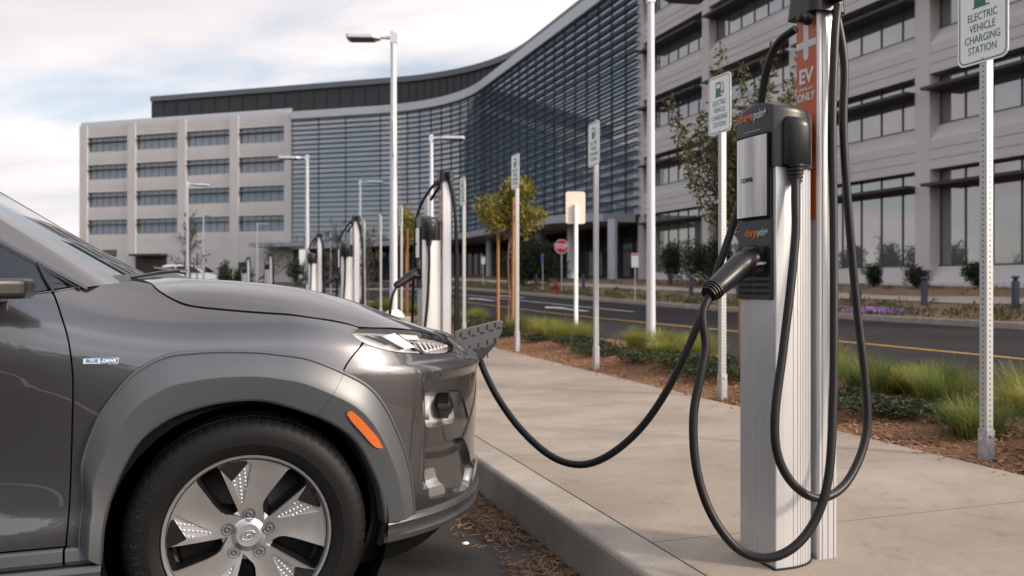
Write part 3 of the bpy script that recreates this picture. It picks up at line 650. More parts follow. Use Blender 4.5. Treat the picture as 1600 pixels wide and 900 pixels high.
def make_ev_sign():
    root = thing('charging_sign', 'x', 'sign', (0, 0, 0), PHI)
    b = MB(); b.bbox((-.0225, -.0225, -.1), (.0225, .0225, 2.46)); b.build('post', M['perf'], root, bevel=.003)
    b = MB(); b.prism(rrect(.058, .058, .006, 2), -.1, .185); sl = b.build('sleeve', M['galv_d'], root)
    b = MB()
    for a, c in (((-.029, 0, .14), (-.037, 0, .14)), ((0, -.029, .155), (0, -.037, .155)), ((0, .029, .155), (0, .036, .155))): b.tube([a, c], .009, 6, smooth=False)
    b.build('bolt', M['galv'], sl)
    zc = 2.285
    b = MB(); b.prism(rrect(.305, .457, .04), 0, .003, f=lambda p, z: (-.0235-z, -p[0], zc+p[1])); pl = b.build('sign_plate', M['white'], root, recalc=True)
    b = MB(); o = rrect(.285, .437, .034, 5); i = rrect(.272, .424, .029, 5); n = len(o); vs = [(-.0272, -p[0], zc+p[1]) for p in o]+[(-.0272, -p[0], zc+p[1]) for p in i]
    b.add(vs, [(k, (k+1) % n, n+(k+1) % n, n+k) for k in range(n)]); b.build('sign_border', M['green'], pl)
    for s, z, sz in (('ELECTRIC', .012, .056), ('VEHICLE', -.045, .056), ('CHARGING', -.102, .056), ('STATION', -.158, .056)):
        text(s, 'lettering', M['green'], pl, sz, frame4((-.0272, 0, zc+z), (0, -1, 0), (0, 0, 1)), xs=.74)
    # fuel pump pictogram
    def q(poly, m, e=0): 
        b = MB(); b.add([(-.0272-e, -x, zc+y) for x, y in poly], [tuple(range(len(poly)))]); return b.build('pictogram', m, pl)
    q([(-.06, .058), (.045, .058), (.045, .066), (-.06, .066)], M['green']); q([(-.05, .066), (.02, .066), (.02, .165), (.012, .175), (-.042, .175), (-.05, .165)], M['green'])
    q([(-.038, .128), (.008, .128), (.008, .158), (-.038, .158)], M['white'], .0004)
    b = MB(); b.tube([(-.0275, -.02, zc+.10), (-.0275, -.036, zc+.10), (-.0275, -.04, zc+.085), (-.0275, -.050, zc+.08), (-.0275, -.056, zc+.10), (-.0275, -.052, zc+.15), (-.0275, -.036, zc+.17)], .0035, 6); b.build('pictogram', M['green'], pl)
    b = MB()
    for z in (.212, -.205): b.tube([(-.0265, 0, zc+z), (-.031, 0, zc+z)], .006, 8, smooth=False)
    b.build('bolt', M['galv'], pl)
    return root
sg = make_ev_sign()
LS = ['nearest EV charging sign at the right edge of the photo, its pictogram cut off', 'EV charging sign close to the left of the nearest charging station', 'EV charging sign left of the white light pole', 'EV charging sign in front of the round-crowned staked tree',
      'EV charging sign just right of the charging station behind the bonnet', 'far charging sign behind the charging station at the bonnet', 'far charging sign left of the pole on a concrete footing', 'distant charging sign, eighth along the planting strip', 'distant charging sign, ninth along the planting strip', 'distant charging sign, tenth along the planting strip', 'distant charging sign farthest along the planting strip']
for k, (u, v, z) in enumerate([(3.33, 3.7, .115), (5.75, 3.7, .15), (8.11, 3.7, .2), (10.61, 3.7, .22), (13.2, 3.7, .22), (15.75, 3.7, .2), (18.2, 3.7, .2), (20.72, 3.7, .2), (23.2, 3.7, .22), (25.7, 3.7, .24), (30.7, 3.7, .3)]):
    c = sg if k == 0 else copy_tree(sg); c.location = W(u, v, z); c.rotation_euler = (0, 0, PHI+R([0, 1.5, -2, 1, 0][k % 5])); c['label'] = LS[k]; c['group'] = 'charging signs on perforated posts'
# the white-backed sign seen from behind
def plain_sign(name, label, cat, loc, rz, pw, ph, zc, front, back, post_h, post_m, thick=.004, pr=.03, group=None, behind=False):
    root = thing(name, label, cat, loc, rz, group)
    b = MB(); b.prism(rrect(pr*2, pr*2, pr*.35, 2), -.1, post_h); b.build('post', post_m, root)
    b = MB(); b.prism(rrect(pw, ph, min(pw, ph)*.12), 0, thick, f=lambda p, z: (-pr-.001-z, -p[0], zc+p[1])); pl = b.build('sign_plate', back, root, recalc=True)
    if front is not None:
        b = MB(); b.add([(-pr-.0015-thick, -x, zc+y) for x, y in rrect(pw*.94, ph*.94, min(pw, ph)*.1)], [tuple(range(20))]); b.build('sign_face', front, pl)
    return root, pl
ws, pl = plain_sign('road_sign', 'blank cream back of a rectangular sign on a white post by the road', 'sign', W(12.14, 5.2, .2), R(75)-R(0), .31, .50, 2.0, M['white'], M['cream'], 2.05, M['white'], pr=.028)
ws.rotation_euler = (0, 0, R(-82))
# red stop sign beyond the road
st = thing('stop_sign', 'red octagonal STOP sign on a thin post across the road', 'stop sign', W(41.6, 17.0, rise(41.6)+.46), R(72))
b = MB(); b.bbox((-.025, -.025, -.1), (.025, .025, 2.35)); b.build('post', M['galv'], st)
oc = [(.40*math.cos(R(22.5+45*k)), .40*math.sin(R(22.5+45*k))) for k in range(8)]
b = MB(); b.prism(oc, 0, .004, f=lambda p, z: (-.028-z, -p[0], 2.22+p[1])); pl = b.build('sign_plate', M['white'], st, recalc=True)
b = MB(); b.add([(-.0345, -p[0]*.93, 2.22+p[1]*.93) for p in oc], [tuple(range(8))]); b.build('sign_face', M['red'], pl)
text('STOP', 'lettering', M['white'], pl, .35, frame4((-.037, 0, 2.22), (0, -1, 0), (0, 0, 1)), xs=.74, bold=.006)
# small regulatory signs by the far kerb
for (lab, u, v, hz, face, topc) in (('white parking sign with red top on a post before the stone wing', 33.2, 17.0, 2.05, M['white'], True), ('white parking sign with red top near the round columns, left of the staked tree', 62.3, 19, 2.3, M['white'], True)):
    r_, p_ = plain_sign('parking_sign', lab, 'sign', W(u, v, zb(u, v)), R(75), .32, .62, hz-.31, face, M['galv'], hz, M['galv'], pr=.025)
    b = MB(); b.add([(-.0315-.0005, -x, hz-.07+y) for x, y in rrect(.28, .07, .01)], [tuple(range(20))]); b.build('red_band', M['red'], p_)
    text('P', 'lettering', M['red'], p_, .22, frame4((-.032, 0, hz-.30), (0, -1, 0), (0, 0, 1))) if False else None
r_, p_ = plain_sign('accessible_parking_sign', 'blue sign seen almost edge on beside the big dark bush', 'sign', W(49.6, 19, zb(49.6, 19)), R(22), .32, .62, 1.9, M['blue'], M['blue'], 2.25, M['galv'], pr=.025)
# fire hydrant
hy = thing('fire_hydrant', 'red fire hydrant beside the stop sign post', 'fire hydrant', W(42.4, 16.95, rise(42.4)+.15), 0)
b = MB(); b.lathe([(0, 0), (.17, 0), (.17, .04), (.11, .05), (.105, .42), (.14, .43), (.14, .47), (.115, .48), (.10, .60), (.06, .68), (.03, .70), (.03, .76), (0, .76)], 16); b.build('barrel', M['hyd'], hy)
for a in (0, 90, 180):
    b = MB(); d = Vector((math.cos(R(a+20)), math.sin(R(a+20)), 0)); b.tube([d*.09+Vector((0, 0, .36)), d*.19+Vector((0, 0, .36))], .055, 10); b.build('outlet', M['hyd'], hy)
# ============================================================ STREET LIGHTS
def street_light(label, loc, h, rz, arm=.55, r0=.062, r1=.045, sign=False, pedestal=0.0, headm=None, both=False):
    root = thing('street_light', label, 'street light', loc, rz, 'white street lights with flat heads')
    b = MB(); b.tube([(0, 0, pedestal), (0, 0, h)], [r0, r1], 16); b.build('pole', M['pole'], root)
    b = MB(); b.prism(rrect(.30, .30, .03), pedestal, pedestal+.025); b.lathe([(.14, pedestal+.024), (.13, pedestal+.06), (.085, pedestal+.10), (.07, pedestal+.11)], 16); b.build('base_cover', M['white'], root)
    if pedestal:
        b = MB(); b.lathe([(0, -.05), (.30, -.05), (.30, pedestal-.02), (.285, pedestal), (0, pedestal)], 24); b.build('footing', M['kerb'], root)
    for sgn in ((1, -1) if both else (1,)):
        b = MB(); b.tube([(0, 0, h-.10), (sgn*.22, 0, h-.08)], .028, 8); b.bbox((-.05, -.05, h-.18), (.05, .05, h-.02)); b.build('arm', M['pole'], root)
        b = MB(); P = [(.20, -.06), (.30, -.13), (.20+arm, -.15), (.23+arm, -.10), (.23+arm, .10), (.20+arm, .15), (.30, .13), (.20, .06)]
        b.prism([(sgn*x, y) for x, y in P], h-.125, h-.055); hd = b.build('lamp_head', headm or M['pole'], root, bevel=.015, recalc=True)
        b = MB(); b.bbox((sgn*.30, -.12, h-.132), (sgn*(.18+arm), .12, h-.1255)); b.build('lens', M['soffit'], hd)
    return root
sl = street_light('white light pole with a bronze head, between two charging signs', W(10.09, 5.4, .21), 4.72, R(8), arm=.5, headm=mat('bronze_head', (.05, .042, .036), .5))
sl2 = street_light('tall white light pole on a round concrete footing behind the bonnet', W(12.9, 2.5, SW), 4.72, R(180), arm=.48, pedestal=.36)
b = MB(); b.bbox((-.31, -.006, 3.05), (-.0, .006, 3.62)); 
bn = b.build('sign_plate', M['white'], sl2); bn.location = (.0, .0, 0); bn.rotation_euler = (0, 0, R(-82)); bn.location = (-.0, -.0, -.25)
for lab, px, Y, rz in (('white street light with its head to the right, before the blue curved glass', 674, 21.7, 0), ('white street light with head to the left, before the corner of the curved glass', 480, 25.3, 180), ('smaller white street light with head to the right, between two taller poles', 563, 32, 0),
                   ('slim white street light before the third window column of the left wing', 293, 33, 40), ('distant short street light before the fourth window column of the left wing', 402, 62, 0), ('distant street light right of the slender tree', 318, 52, 90)):
    X = (px-800)/1330*Y; u = -.3237*X+.9462*Y
    street_light(lab, (X, Y, rise(u)), 4.80, R(rz), arm=.62, r0=.075)
# bollard lights and clipped shrub positions are set with the plants
def bollard(label, u, v):
    b0 = thing('bollard_light', label, 'bollard', W(u, v, zb(u, v)-.02), 0, 'dark blue bollard lights')
    b = MB(); b.lathe([(0, 0), (.10, 0), (.10, .78), (0, .78)], 16, smooth=True); o = b.build('body', M['bollard'], b0); o.data.set_sharp_from_angle(angle=R(40))
    b = MB(); b.lathe([(.06, .778), (.06, .86), (.11, .862), (.11, .90), (.09, .92), (0, .93)], 16); b.build('cap', M['bollard'], b0)
for lab, u, v in (('blue grey bollard light between the middle shrubs right of the charging station', 21.2, 21.0), ('blue grey bollard light to the right of the nearest sign post', 17.6, 20.6), ('bollard light in front of the hedge, left of the perforated post', 30.8, 20.6), ('bollard light left of the hedge row', 34.6, 20.6),
                  ('bollard light between two columns of the entrance', 47.0, 20.6), ('bollard light beside the big dark bush', 55.0, 20.6)):
    bollard(lab, u, v)
# green utility box
gb = MB(); gb.bbox((-.2, -.2, 0), (.2, .2, .6)); gb.bbox((-.22, -.22, .6), (.22, .22, .66)); o = gb.build('utility_box', mat('utility_green', (.01, .05, .04), .5), bevel=.02); o.location = W(23.7, 20.5, zb(23.7, 20.5)-.05); o.scale = (.75, .75, .75); tag(o, 'small dark green utility box behind the hanging charging cables', 'utility box')
# ============================================================ THE GREY CAR (car axes: x forward from the front axle, y left, z up)
def pchip(tab):
    xs = [a for a, _ in tab]; ys = [b for _, b in tab]; n = len(xs)
    h = [xs[i+1]-xs[i] for i in range(n-1)]; d = [(ys[i+1]-ys[i])/h[i] for i in range(n-1)]
    m = [d[0]]+[0 if d[i-1]*d[i] <= 0 else 3*(h[i-1]+h[i])/((2*h[i]+h[i-1])/d[i-1]+(h[i]+2*h[i-1])/d[i]) for i in range(1, n-1)]+[d[-1]]
    def f(x):
        if x <= xs[0]: return ys[0]
        if x >= xs[-1]: return ys[-1]
        i = 0
        while x > xs[i+1]: i += 1
        t = (x-xs[i])/h[i]
        return (1+2*t)*(1-t)**2*ys[i]+t*(1-t)**2*h[i]*m[i]+t*t*(3-2*t)*ys[i+1]+t*t*(t-1)*h[i]*m[i+1]
    return f
WF = pchip([(.10, .83), (.2, .86), (.3, .880), (.42, .888), (.55, .891), (.68, .892), (.78, .889), (.85, .880), (.90, .862), (.94, .833), (.975, .788), (1.005, .735), (1.035, .675), (1.06, .615), (1.10, .5)])
WD = pchip([(.10, .83), (.2, .858), (.30, .893), (.345, .902), (.385, .900), (.45, .887), (.55, .882), (.66, .886), (.78, .896), (.87, .902), (.93, .898), (.985, .882), (1.03, .855), (1.06, .828), (1.10, .79)])
XN = pchip([(.10, .70), (.2, .75), (.28, .805), (.33, .832), (.38, .840), (.45, .846), (.55, .850), (.66, .854), (.74, .853), (.768, .851), (.782, .845), (.794, .832), (.806, .806), (.818, .786), (.84, .758), (.86, .735), (.90, .66), (.95, .55), (1.0, .42), (1.10, .25)])
X0 = .10; LC = 1.35; EN = 2.6; EM = 2.2
def sst(t):
    t = max(0.0, min(1.0, t)); return t*t*(3-2*t)
def WW(x, z):
    k = sst((-.12-x)/.55); return WF(z)*(1-k)+WD(z)*k
def SS(s, z):
    if s <= 0: return (X0+s, -WW(X0+s, z), z)
    th = min(s/LC, 1.0)*math.pi/2; k = .016*sst((s-.468)/.035)*sst((z-.40)/.03)*sst((.772-z)/.035)   # the front face sits in from the corner
    return (X0+(XN(z)-X0)*math.sin(th)**(2/EM)-k*.85, -WW(X0, z)*max(0.0, math.cos(th))**(2/EN)+k*.5*(1-s/LC), z)
def SN(s, z):
    e = 2e-3; a = SS(min(s+e, LC), z); b = SS(s-e, z); c = SS(s, z+e); d = SS(s, z-e)
    u = [a[i]-b[i] for i in range(3)]; v = [c[i]-d[i] for i in range(3)]
    n = (u[1]*v[2]-u[2]*v[1], u[2]*v[0]-u[0]*v[2], u[0]*v[1]-u[1]*v[0]); l = math.sqrt(sum(q*q for q in n)) or 1
    return tuple(q/l for q in n)
YE = pchip([(-.5, .64), (-.30, .66), (-.273, .683), (-.253, .713), (-.234, .731), (-.208, .751), (-.176, .772), (-.14, .782), (-.102, .789), (-.014, .802), (.057, .811), (.13, .818), (.222, .819), (.289, .810), (.318, .806), (.402, .760), (.496, .688), (.56, .63), (.63, .56), (.75, .46)])
ZE = pchip([(-.5, 1.06), (-.273, 1.049), (-.253, 1.031), (-.234, 1.018), (-.208, 1.003), (-.176, .989), (-.14, .981), (-.102, .9764), (-.014, .9676), (.057, .9616), (.13, .9554), (.222, .941), (.289, .926), (.318, .9165), (.402, .911), (.496, .899), (.56, .885), (.63, .8675), (.75, .84)])
ZC = pchip([(-.55, 1.09), (-.35, 1.073), (-.2, 1.066), (0, 1.054), (.15, 1.036), (.3, 1.000), (.45, .948), (.55, .910), (.63, .876), (.69, .850), (.74, .825)])
FQ = pchip([(0, 0), (.06, .30), (.14, .60), (.24, .86), (.31, .985), (.335, 1.0), (.37, .975), (.5, .965), (1, 1.0)])
def HZ(x, y):
    ye, ze, zc = YE(x), ZE(x), ZC(x); q = max(-.2, 1-abs(y)/ye)
    f = FQ(q) if q >= 0 else q*5
    return ze+(zc-ze)*f
DOORSHUT = [(-0.6059, 1.0263), (-0.5931, 1.0024), (-0.5802, 0.9719), (-0.5607, 0.9182), (-0.5499, 0.866), (-0.5444, 0.8083), (-0.5439, 0.7488), (-0.546, 0.6805), (-0.548, 0.6123), (-0.5512, 0.5104), (-0.555, 0.427), (-0.56, 0.3564)]
HOODSHUT = [(-0.3729, 1.0483), (-0.3527, 1.0297), (-0.3338, 1.0168), (-0.3081, 1.0022), (-0.2756, 0.9876), (-0.2405, 0.9802), (-0.202, 0.9754), (-0.1139, 0.9666), (-0.0426, 0.9606), (0.0442, 0.9544), (0.1946, 0.94), (0.2955, 0.9252), (0.3316, 0.915)]
BELT = [(-0.7216, 1.0154), (-0.6652, 1.02), (-0.6059, 1.0263), (-0.5411, 1.0398), (-0.4637, 1.0485)]
ARCHO = [(-0.5297, 0.3531), (-0.5246, 0.441), (-0.5187, 0.4827), (-0.5251, 0.5546), (-0.5203, 0.5902), (-0.5077, 0.6341), (-0.481, 0.7015), (-0.4433, 0.7566), (-0.4087, 0.8), (-0.366, 0.8313), (-0.3099, 0.8554), (-0.2474, 0.8607), (-0.1719, 0.8624), (-0.0793, 0.8584), (-0.0094, 0.8496), (0.0633, 0.8368), (0.1212, 0.8148), (0.1735, 0.7884), (0.2217, 0.7636), (0.2572, 0.739), (0.2947, 0.6985), (0.3346, 0.6378), (0.3764, 0.5621), (0.4065, 0.4902), (0.4279, 0.4144), (0.4451, 0.3421)]
ARCHI = [(-0.4769, 0.3028), (-0.4698, 0.3963), (-0.4516, 0.4779), (-0.4137, 0.5702), (-0.3736, 0.6305), (-0.3187, 0.6731), (-0.2648, 0.6969), (-0.1917, 0.7148), (-0.1155, 0.7214), (-0.0622, 0.7182), (-0.0099, 0.7052), (0.0541, 0.6781), (0.1093, 0.6528), (0.1695, 0.6133), (0.2107, 0.5706), (0.2452, 0.5144), (0.277, 0.4518), (0.2968, 0.3897), (0.3088, 0.3357)]
BSHUT = [(0.2927, 0.8724), (0.2134, 0.8281), (0.1506, 0.7783), (0.1134, 0.7283), (0.0811, 0.6858)]
DRL = [(0.2712, 0.907), (0.3252, 0.9114), (0.4699, 0.9064), (0.6323, 0.8957), (0.7205, 0.8847), (0.839, 0.8647), (0.8963, 0.8458), (0.8583, 0.8326), (0.778, 0.8224), (0.688, 0.8207), (0.5582, 0.8274), (0.4405, 0.8376), (0.3696, 0.8486), (0.3097, 0.8662), (0.2783, 0.888)]
POD = [(.508, .711), (.604, .7059), (.7228, .6957), (.7646, .6807), (.7997, .638), (.8465, .5884), (.8221, .5808), (.6501, .5915), (.545, .5936), (.512, .604), (.506, .65)]
POCKET = [(0.5124, 0.5261), (0.5473, 0.5378), (0.6634, 0.5387), (0.7765, 0.5288), (0.8529, 0.4819), (0.9124, 0.4224), (0.906, 0.378), (0.8634, 0.3407), (0.7217, 0.3562), (0.5462, 0.3675), (0.520, 0.3834), (0.5135, 0.441)]
FOG = [(0.5191, 0.4568), (0.5587, 0.459), (0.5902, 0.4542), (0.6075, 0.4206), (0.6268, 0.3967), (0.6508, 0.3675), (0.644, 0.3562), (0.5822, 0.3612), (0.5225, 0.3796), (0.503, 0.403)]
MARK = [(0.163, 0.6717), (0.1692, 0.6787), (0.1817, 0.6779), (0.2118, 0.6514), (0.2526, 0.6086), (0.2864, 0.5732), (0.289, 0.5634), (0.2651, 0.5656), (0.2464, 0.5769), (0.2121, 0.6138), (0.1796, 0.6481)]
BADGE = [(-0.5194, 0.8515), (-0.4328, 0.8505), (-0.4326, 0.8317), (-0.5193, 0.8329)]
m, t, b_ = principled('grey_metallic_paint')
b_.inputs['Base Color'].default_value = (.078, .078, .084, 1); b_.inputs['Metallic'].default_value = .82; b_.inputs['Roughness'].default_value = .32; b_.inputs['Coat Weight'].default_value = 1; b_.inputs['Coat Roughness'].default_value = .015; b_.inputs['Coat IOR'].default_value = 1.55
M['carpaint'] = m
M['clad'] = mat('grey_satin_cladding', (.088, .094, .104), .40, metal=.45, bump=.03, bscale=500)
M['lipm'] = mat('grey_lip_trim', (.062, .063, .066), .36, metal=.5)
M['shell'] = mat('black_underbody', (.004, .004, .004), .9, spec=.1)
M['tyre'] = mat('tyre_rubber', (.0045, .0045, .0048), .55, spec=.22, var=.2, vscale=9, bump=.1, bscale=200)
M['rim'] = mat('machined_alloy', (.31, .305, .30), .34, metal=.66, bump=.04, bscale=250)
M['rimb'] = mat('gloss_black_alloy', (.010, .010, .011), .18, coat=.3)
M['chrome'] = mat('chrome', (.80, .80, .80), .08, metal=1)
M['glassy'] = glass_mat('dark_car_glass', (.012, .016, .020), 1.55, .01)
M['trim'] = mat('black_trim', (.012, .012, .013), .35)
m, t, b_ = principled('clear_lens'); t.nodes.remove(b_); fr_ = nn(t, 'ShaderNodeFresnel'); fr_.inputs[0].default_value = 1.45
tp_ = nn(t, 'ShaderNodeBsdfTransparent'); gs_ = nn(t, 'ShaderNodeBsdfGlossy'); gs_.inputs['Roughness'].default_value = .0; ms_ = nn(t, 'ShaderNodeMixShader')
t.links.new(fr_.outputs[0], ms_.inputs[0]); t.links.new(tp_.outputs[0], ms_.inputs[1]); t.links.new(gs_.outputs[0], ms_.inputs[2]); t.links.new(ms_.outputs[0], t.nodes['Material Output'].inputs[0]); M['lens'] = m
m, t, b_ = principled('amber_lens'); b_.inputs['Base Color'].default_value = (.46, .095, .010, 1); b_.inputs['Roughness'].default_value = .15; b_.inputs['Coat Weight'].default_value = .5; M['amber'] = m
M['reflector'] = mat('lamp_reflector', (.78, .78, .79), .28, metal=.55)
M['drlb'] = mat('lamp_inner_reflector', (.50, .50, .515), .26, metal=.45); M['podw'] = mat('lamp_housing_grey', (.27, .27, .28), .2, metal=.5)
M['fogm'] = mat('fog_reflector', (.34, .335, .33), .2, metal=.7)
M['lampw'] = mat('lamp_white_housing', (.66, .66, .67), .3)
M['bluep'] = mat('badge_blue', (.012, .075, .26), .3); M['badgel'] = mat('badge_light_blue', (.42, .55, .68), .3)
CA = R(17.5)
CAR = thing('grey_car', 'grey metallic compact electric crossover plugged in at the front, facing the kerb', 'car', (-1.00817, 3.23973, 0), CA)

def resample(poly, d, closed=True):
    o = []; n = len(poly)
    for i in range(n if closed else n-1):
        a, b = poly[i], poly[(i+1) % n]; L = math.hypot(b[0]-a[0], b[1]-a[1]); k = max(1, int(L/d))
        for q in range(k): o.append((a[0]+(b[0]-a[0])*q/k, a[1]+(b[1]-a[1])*q/k))
    if not closed: o.append(poly[-1])
    return o
def cat(pts, n=5):   # smooth open 2d curve
    return [(p.x, p.y) for p in spline([(a, b, 0) for a, b in pts], n)]
def inpoly(p, poly):
    x, y = p; c = False; j = len(poly)-1
    for i in range(len(poly)):
        xi, yi = poly[i]; xj, yj = poly[j]
        if (yi > y) != (yj > y) and x < (xj-xi)*(y-yi)/(yj-yi)+xi: c = not c
        j = i
    return c
def patch(mb, nmap, fpos, outline, holes=(), d=.022, flange=.012, side=1, fnrm=None):
    """fill an outline of the (s, z) domain with a fine mesh on the body surface; edges get a folded flange"""
    loops = [resample(outline, d)]+[resample(h, d*.6) for h in holes]
    pts = []; edges = []
    for lp in loops:
        o = len(pts); pts += [Vector(p) for p in lp]; edges += [(o+i, o+(i+1) % len(lp)) for i in range(len(lp))]
    nb = len(pts)
    x0 = min(p[0] for p in outline); x1 = max(p[0] for p in outline); y0 = min(p[1] for p in outline); y1 = max(p[1] for p in outline)
    bp = [tuple(p) for p in pts]
    nx = int((x1-x0)/d)+1; ny = int((y1-y0)/d)+1
    cell = {}
    for q in bp: cell.setdefault((int(q[0]/d), int(q[1]/d)), []).append(q)
    for i in range(nx+1):
        for j in range(ny+1):
            p = (x0+i*d, y0+(j+.5*(i % 2))*d)
            if not inpoly(p, loops[0]) or any(inpoly(p, h) for h in loops[1:]): continue
            ci, cj = int(p[0]/d), int(p[1]/d)
            if any(math.hypot(p[0]-q[0], p[1]-q[1]) < d*.55 for a in (-1, 0, 1) for c in (-1, 0, 1) for q in cell.get((ci+a, cj+c), ())): continue
            pts.append(Vector(p))
    vs, es, fs, ov, oe, of = delaunay_2d_cdt(pts, edges, [], 0, 1e-6)
    keep = []
    for f in fs:
        c = (sum(vs[i].x for i in f)/3, sum(vs[i].y for i in f)/3)
        if inpoly(c, loops[0]) and not any(inpoly(c, h) for h in loops[1:]): keep.append(tuple(f))
    P = []; N = []
    for v in vs:
        p = fpos(v.x, v.y); n = fnrm(v.x, v.y) if fnrm else SN(v.x, v.y)
        P.append((p[0], p[1]*side, p[2])); N.append((n[0], n[1]*side, n[2]))
    # orient to the normals
    F = []
    for f in keep:
        a, b, c = (Vector(P[i]) for i in f); g = (b-a).cross(c-a)
        F.append(f if g.dot(Vector(N[f[0]])+Vector(N[f[1]])+Vector(N[f[2]])) > 0 else f[::-1])
    o = len(mb.v); mb.add(P, F, True); nmap += N
    if flange:
        cnt = {}
        for f in F:
            for k in range(3): cnt[(f[k], f[(k+1) % 3])] = 1
        bd = [(a, b) for a, b in cnt if (b, a) not in cnt]
        ids = sorted({i for e in bd for i in e}); ix = {i: k for k, i in enumerate(ids)}
        # duplicate edge verts so the flange shades separately; a short rounded roll first
        V0 = [P[i] for i in ids]; V1 = [tuple(Vector(P[i])-Vector(N[i])*flange) for i in ids]
        n = len(ids); mb.add(V0+V1, [(ix[b], ix[a], n+ix[a], n+ix[b]) for a, b in bd], True); nmap += [(0, 0, 0)]*(2*n)
def finish(mb, nmap, name, m, parent=None):
    o = mb.build(name, m, parent or CAR)
    if nmap:
        o.data.normals_split_custom_set_from_vertices([Vector(n) for n in nmap])
    return o
def panel(name, outline, holes=(), m=None, d=.022, off=0.0, flange=.012, sides=(1, -1), parent=None, one=False):
    res = []; f = (lambda s, z: tuple(a+b*off for a, b in zip(SS(s, z), SN(s, z)))) if off else SS
    if one:
        mb = MB(); nm = []
        for sd_ in sides: patch(mb, nm, f, outline, holes, d, flange, sd_)
        return finish(mb, nm, name, m or M['carpaint'], parent)
    for sd_ in sides:
        mb = MB(); nm = []; patch(mb, nm, f, outline, holes, d, flange, sd_); res.append(finish(mb, nm, name, m or M['carpaint'], parent))
    return res
def offs(pts, e):   # shift an open polyline sideways (left of travel) by e
    o = []
    for i, p in enumerate(pts):
        a, b = pts[max(i-1, 0)], pts[min(i+1, len(pts)-1)]; L = math.hypot(b[0]-a[0], b[1]-a[1]) or 1
        o.append((p[0]-(b[1]-a[1])/L*e, p[1]+(b[0]-a[0])/L*e))
    return o
G = .0022
ds = cat(DOORSHUT, 4); hsh = cat(HOODSHUT, 4); ao = cat(ARCHO, 4); ai = cat(ARCHI, 4); bs = cat(BSHUT, 3); drl = cat(DRL+[DRL[0]], 3)[:-1]
dsF = offs(ds, G); dsD = offs(ds, -G)                  # travelling down: left of travel is forward
# crossing of the bumper shut line with the arch trim
ia = min(range(len(ao)), key=lambda i: min(math.hypot(ao[i][0]-b[0], ao[i][1]-b[1]) for b in bs))
ib = min(range(len(bs)), key=lambda i: math.hypot(ao[ia][0]-bs[i][0], ao[ia][1]-bs[i][1]))
# fender: up the door shut line, along the pillar foot, the bonnet shut line, lamp, bumper line, arch trim
belt = [(-.541, 1.0398), (-.4637, 1.0485), (-.42, 1.056)]
top = [dsF[0]]+belt
hF = offs(hsh, -G)
bF = offs(bs[:ib+1], -G)
arch_under = [(s+(.010 if s > -.05 else .010), z-.012) for s, z in ao[:ia+1]][::-1]
fend = dsF[::-1]+belt+hF+[(.300, .909), (.2690, .906), (.2771, .888), (.290, .877)]+bF+arch_under
panel('front_fender', fend, d=.02)
# door (front edge from the shut line)
door = [(-1.60, .357), (-1.60, 1.035), (-1.1, 1.02), (-.80, 1.012), (-.7216, 1.0154), (-.6652, 1.02)]+dsD[1:]
door = [(-1.60, .357), (-1.60, 1.035), (-1.1, 1.018), (-.80, 1.0125), (-.7216, 1.0154), (-.6652, 1.02), (-.612, 1.0258)]+dsD[1:]
panel('front_door', door, d=.024)
# rear quarter of the body side with the rear wheel opening
rc = [(-2.70+.40*math.cos(R(a)), .334+.40*math.sin(R(a))) for a in range(-4, 185, 9)]
rear = [(-1.606, .357), (-1.606, 1.035), (-2.4, 1.06), (-3.2, 1.10), (-3.2, .36)]+[p for p in rc[::-1]]
panel('rear_side_panel', rear, d=.06)
# sill trims
def strip(name, s0, s1, rows, m, n=24, sides=(1, -1)):
    for sd_ in sides:
        b = MB(); b.grid([[tuple(((p := SS(s0+(s1-s0)*k/n, z))[0], (p[1]+SN(s0+(s1-s0)*k/n, z)[1]*o)*sd_, z+SN(s0, z)[2]*0)) for k in range(n+1)] for z, o in rows], smooth=False, flip=(sd_ < 0))
        o = b.build(name, m, CAR); o.data.set_sharp_from_angle(angle=R(20))
        for p in o.data.polygons: p.use_smooth = True
strip('door_lower_trim', -1.6, -.566, [(.352, .0), (.350, .008), (.345, .012), (.318, .018), (.306, .012), (.304, .0)], M['clad'])
strip('door_lower_trim', -.560, -.49, [(.352, .0), (.350, .008), (.345, .012), (.318, .018), (.306, .012), (.304, .0)], M['clad'])
strip('side_skirt', -2.3, -.475, [(.300, -.01), (.298, .016), (.285, .030), (.262, .030), (.215, .012), (.18, .0), (.17, -.06)], M['clad'])
# wheel arch trim with a raised lip and a crease
def along(poly, n):
    L = [0]
    for a, b in zip(poly, poly[1:]): L.append(L[-1]+math.hypot(b[0]-a[0], b[1]-a[1]))
    o = []; j = 0
    for k in range(n):
        t_ = L[-1]*k/(n-1)
        while j < len(poly)-2 and t_ > L[j+1]: j += 1
        f = (t_-L[j])/((L[j+1]-L[j]) or 1); o.append((poly[j][0]+(poly[j+1][0]-poly[j][0])*f, poly[j][1]+(poly[j+1][1]-poly[j][1])*f))
    return o
NA = 90
A1 = along(ao, NA); A0 = along(ai, NA)
RHO = [(1.0, -.004), (.998, .010), (.985, .014), (.955, .0145), (.935, .0125), (.928, .012), (.80, .020), (.62, .0295), (.53, .0335), (.49, .0345), (.45, .0335), (.25, .0275), (.04, .021), (.0, .017), (-.02, .008), (-.03, -.03)]
kcut = min(range(NA), key=lambda i: math.hypot((A1[i][0]*.5+A0[i][0]*.5)-bs[-4][0], (A1[i][1]*.5+A0[i][1]*.5)-bs[-4][1]))
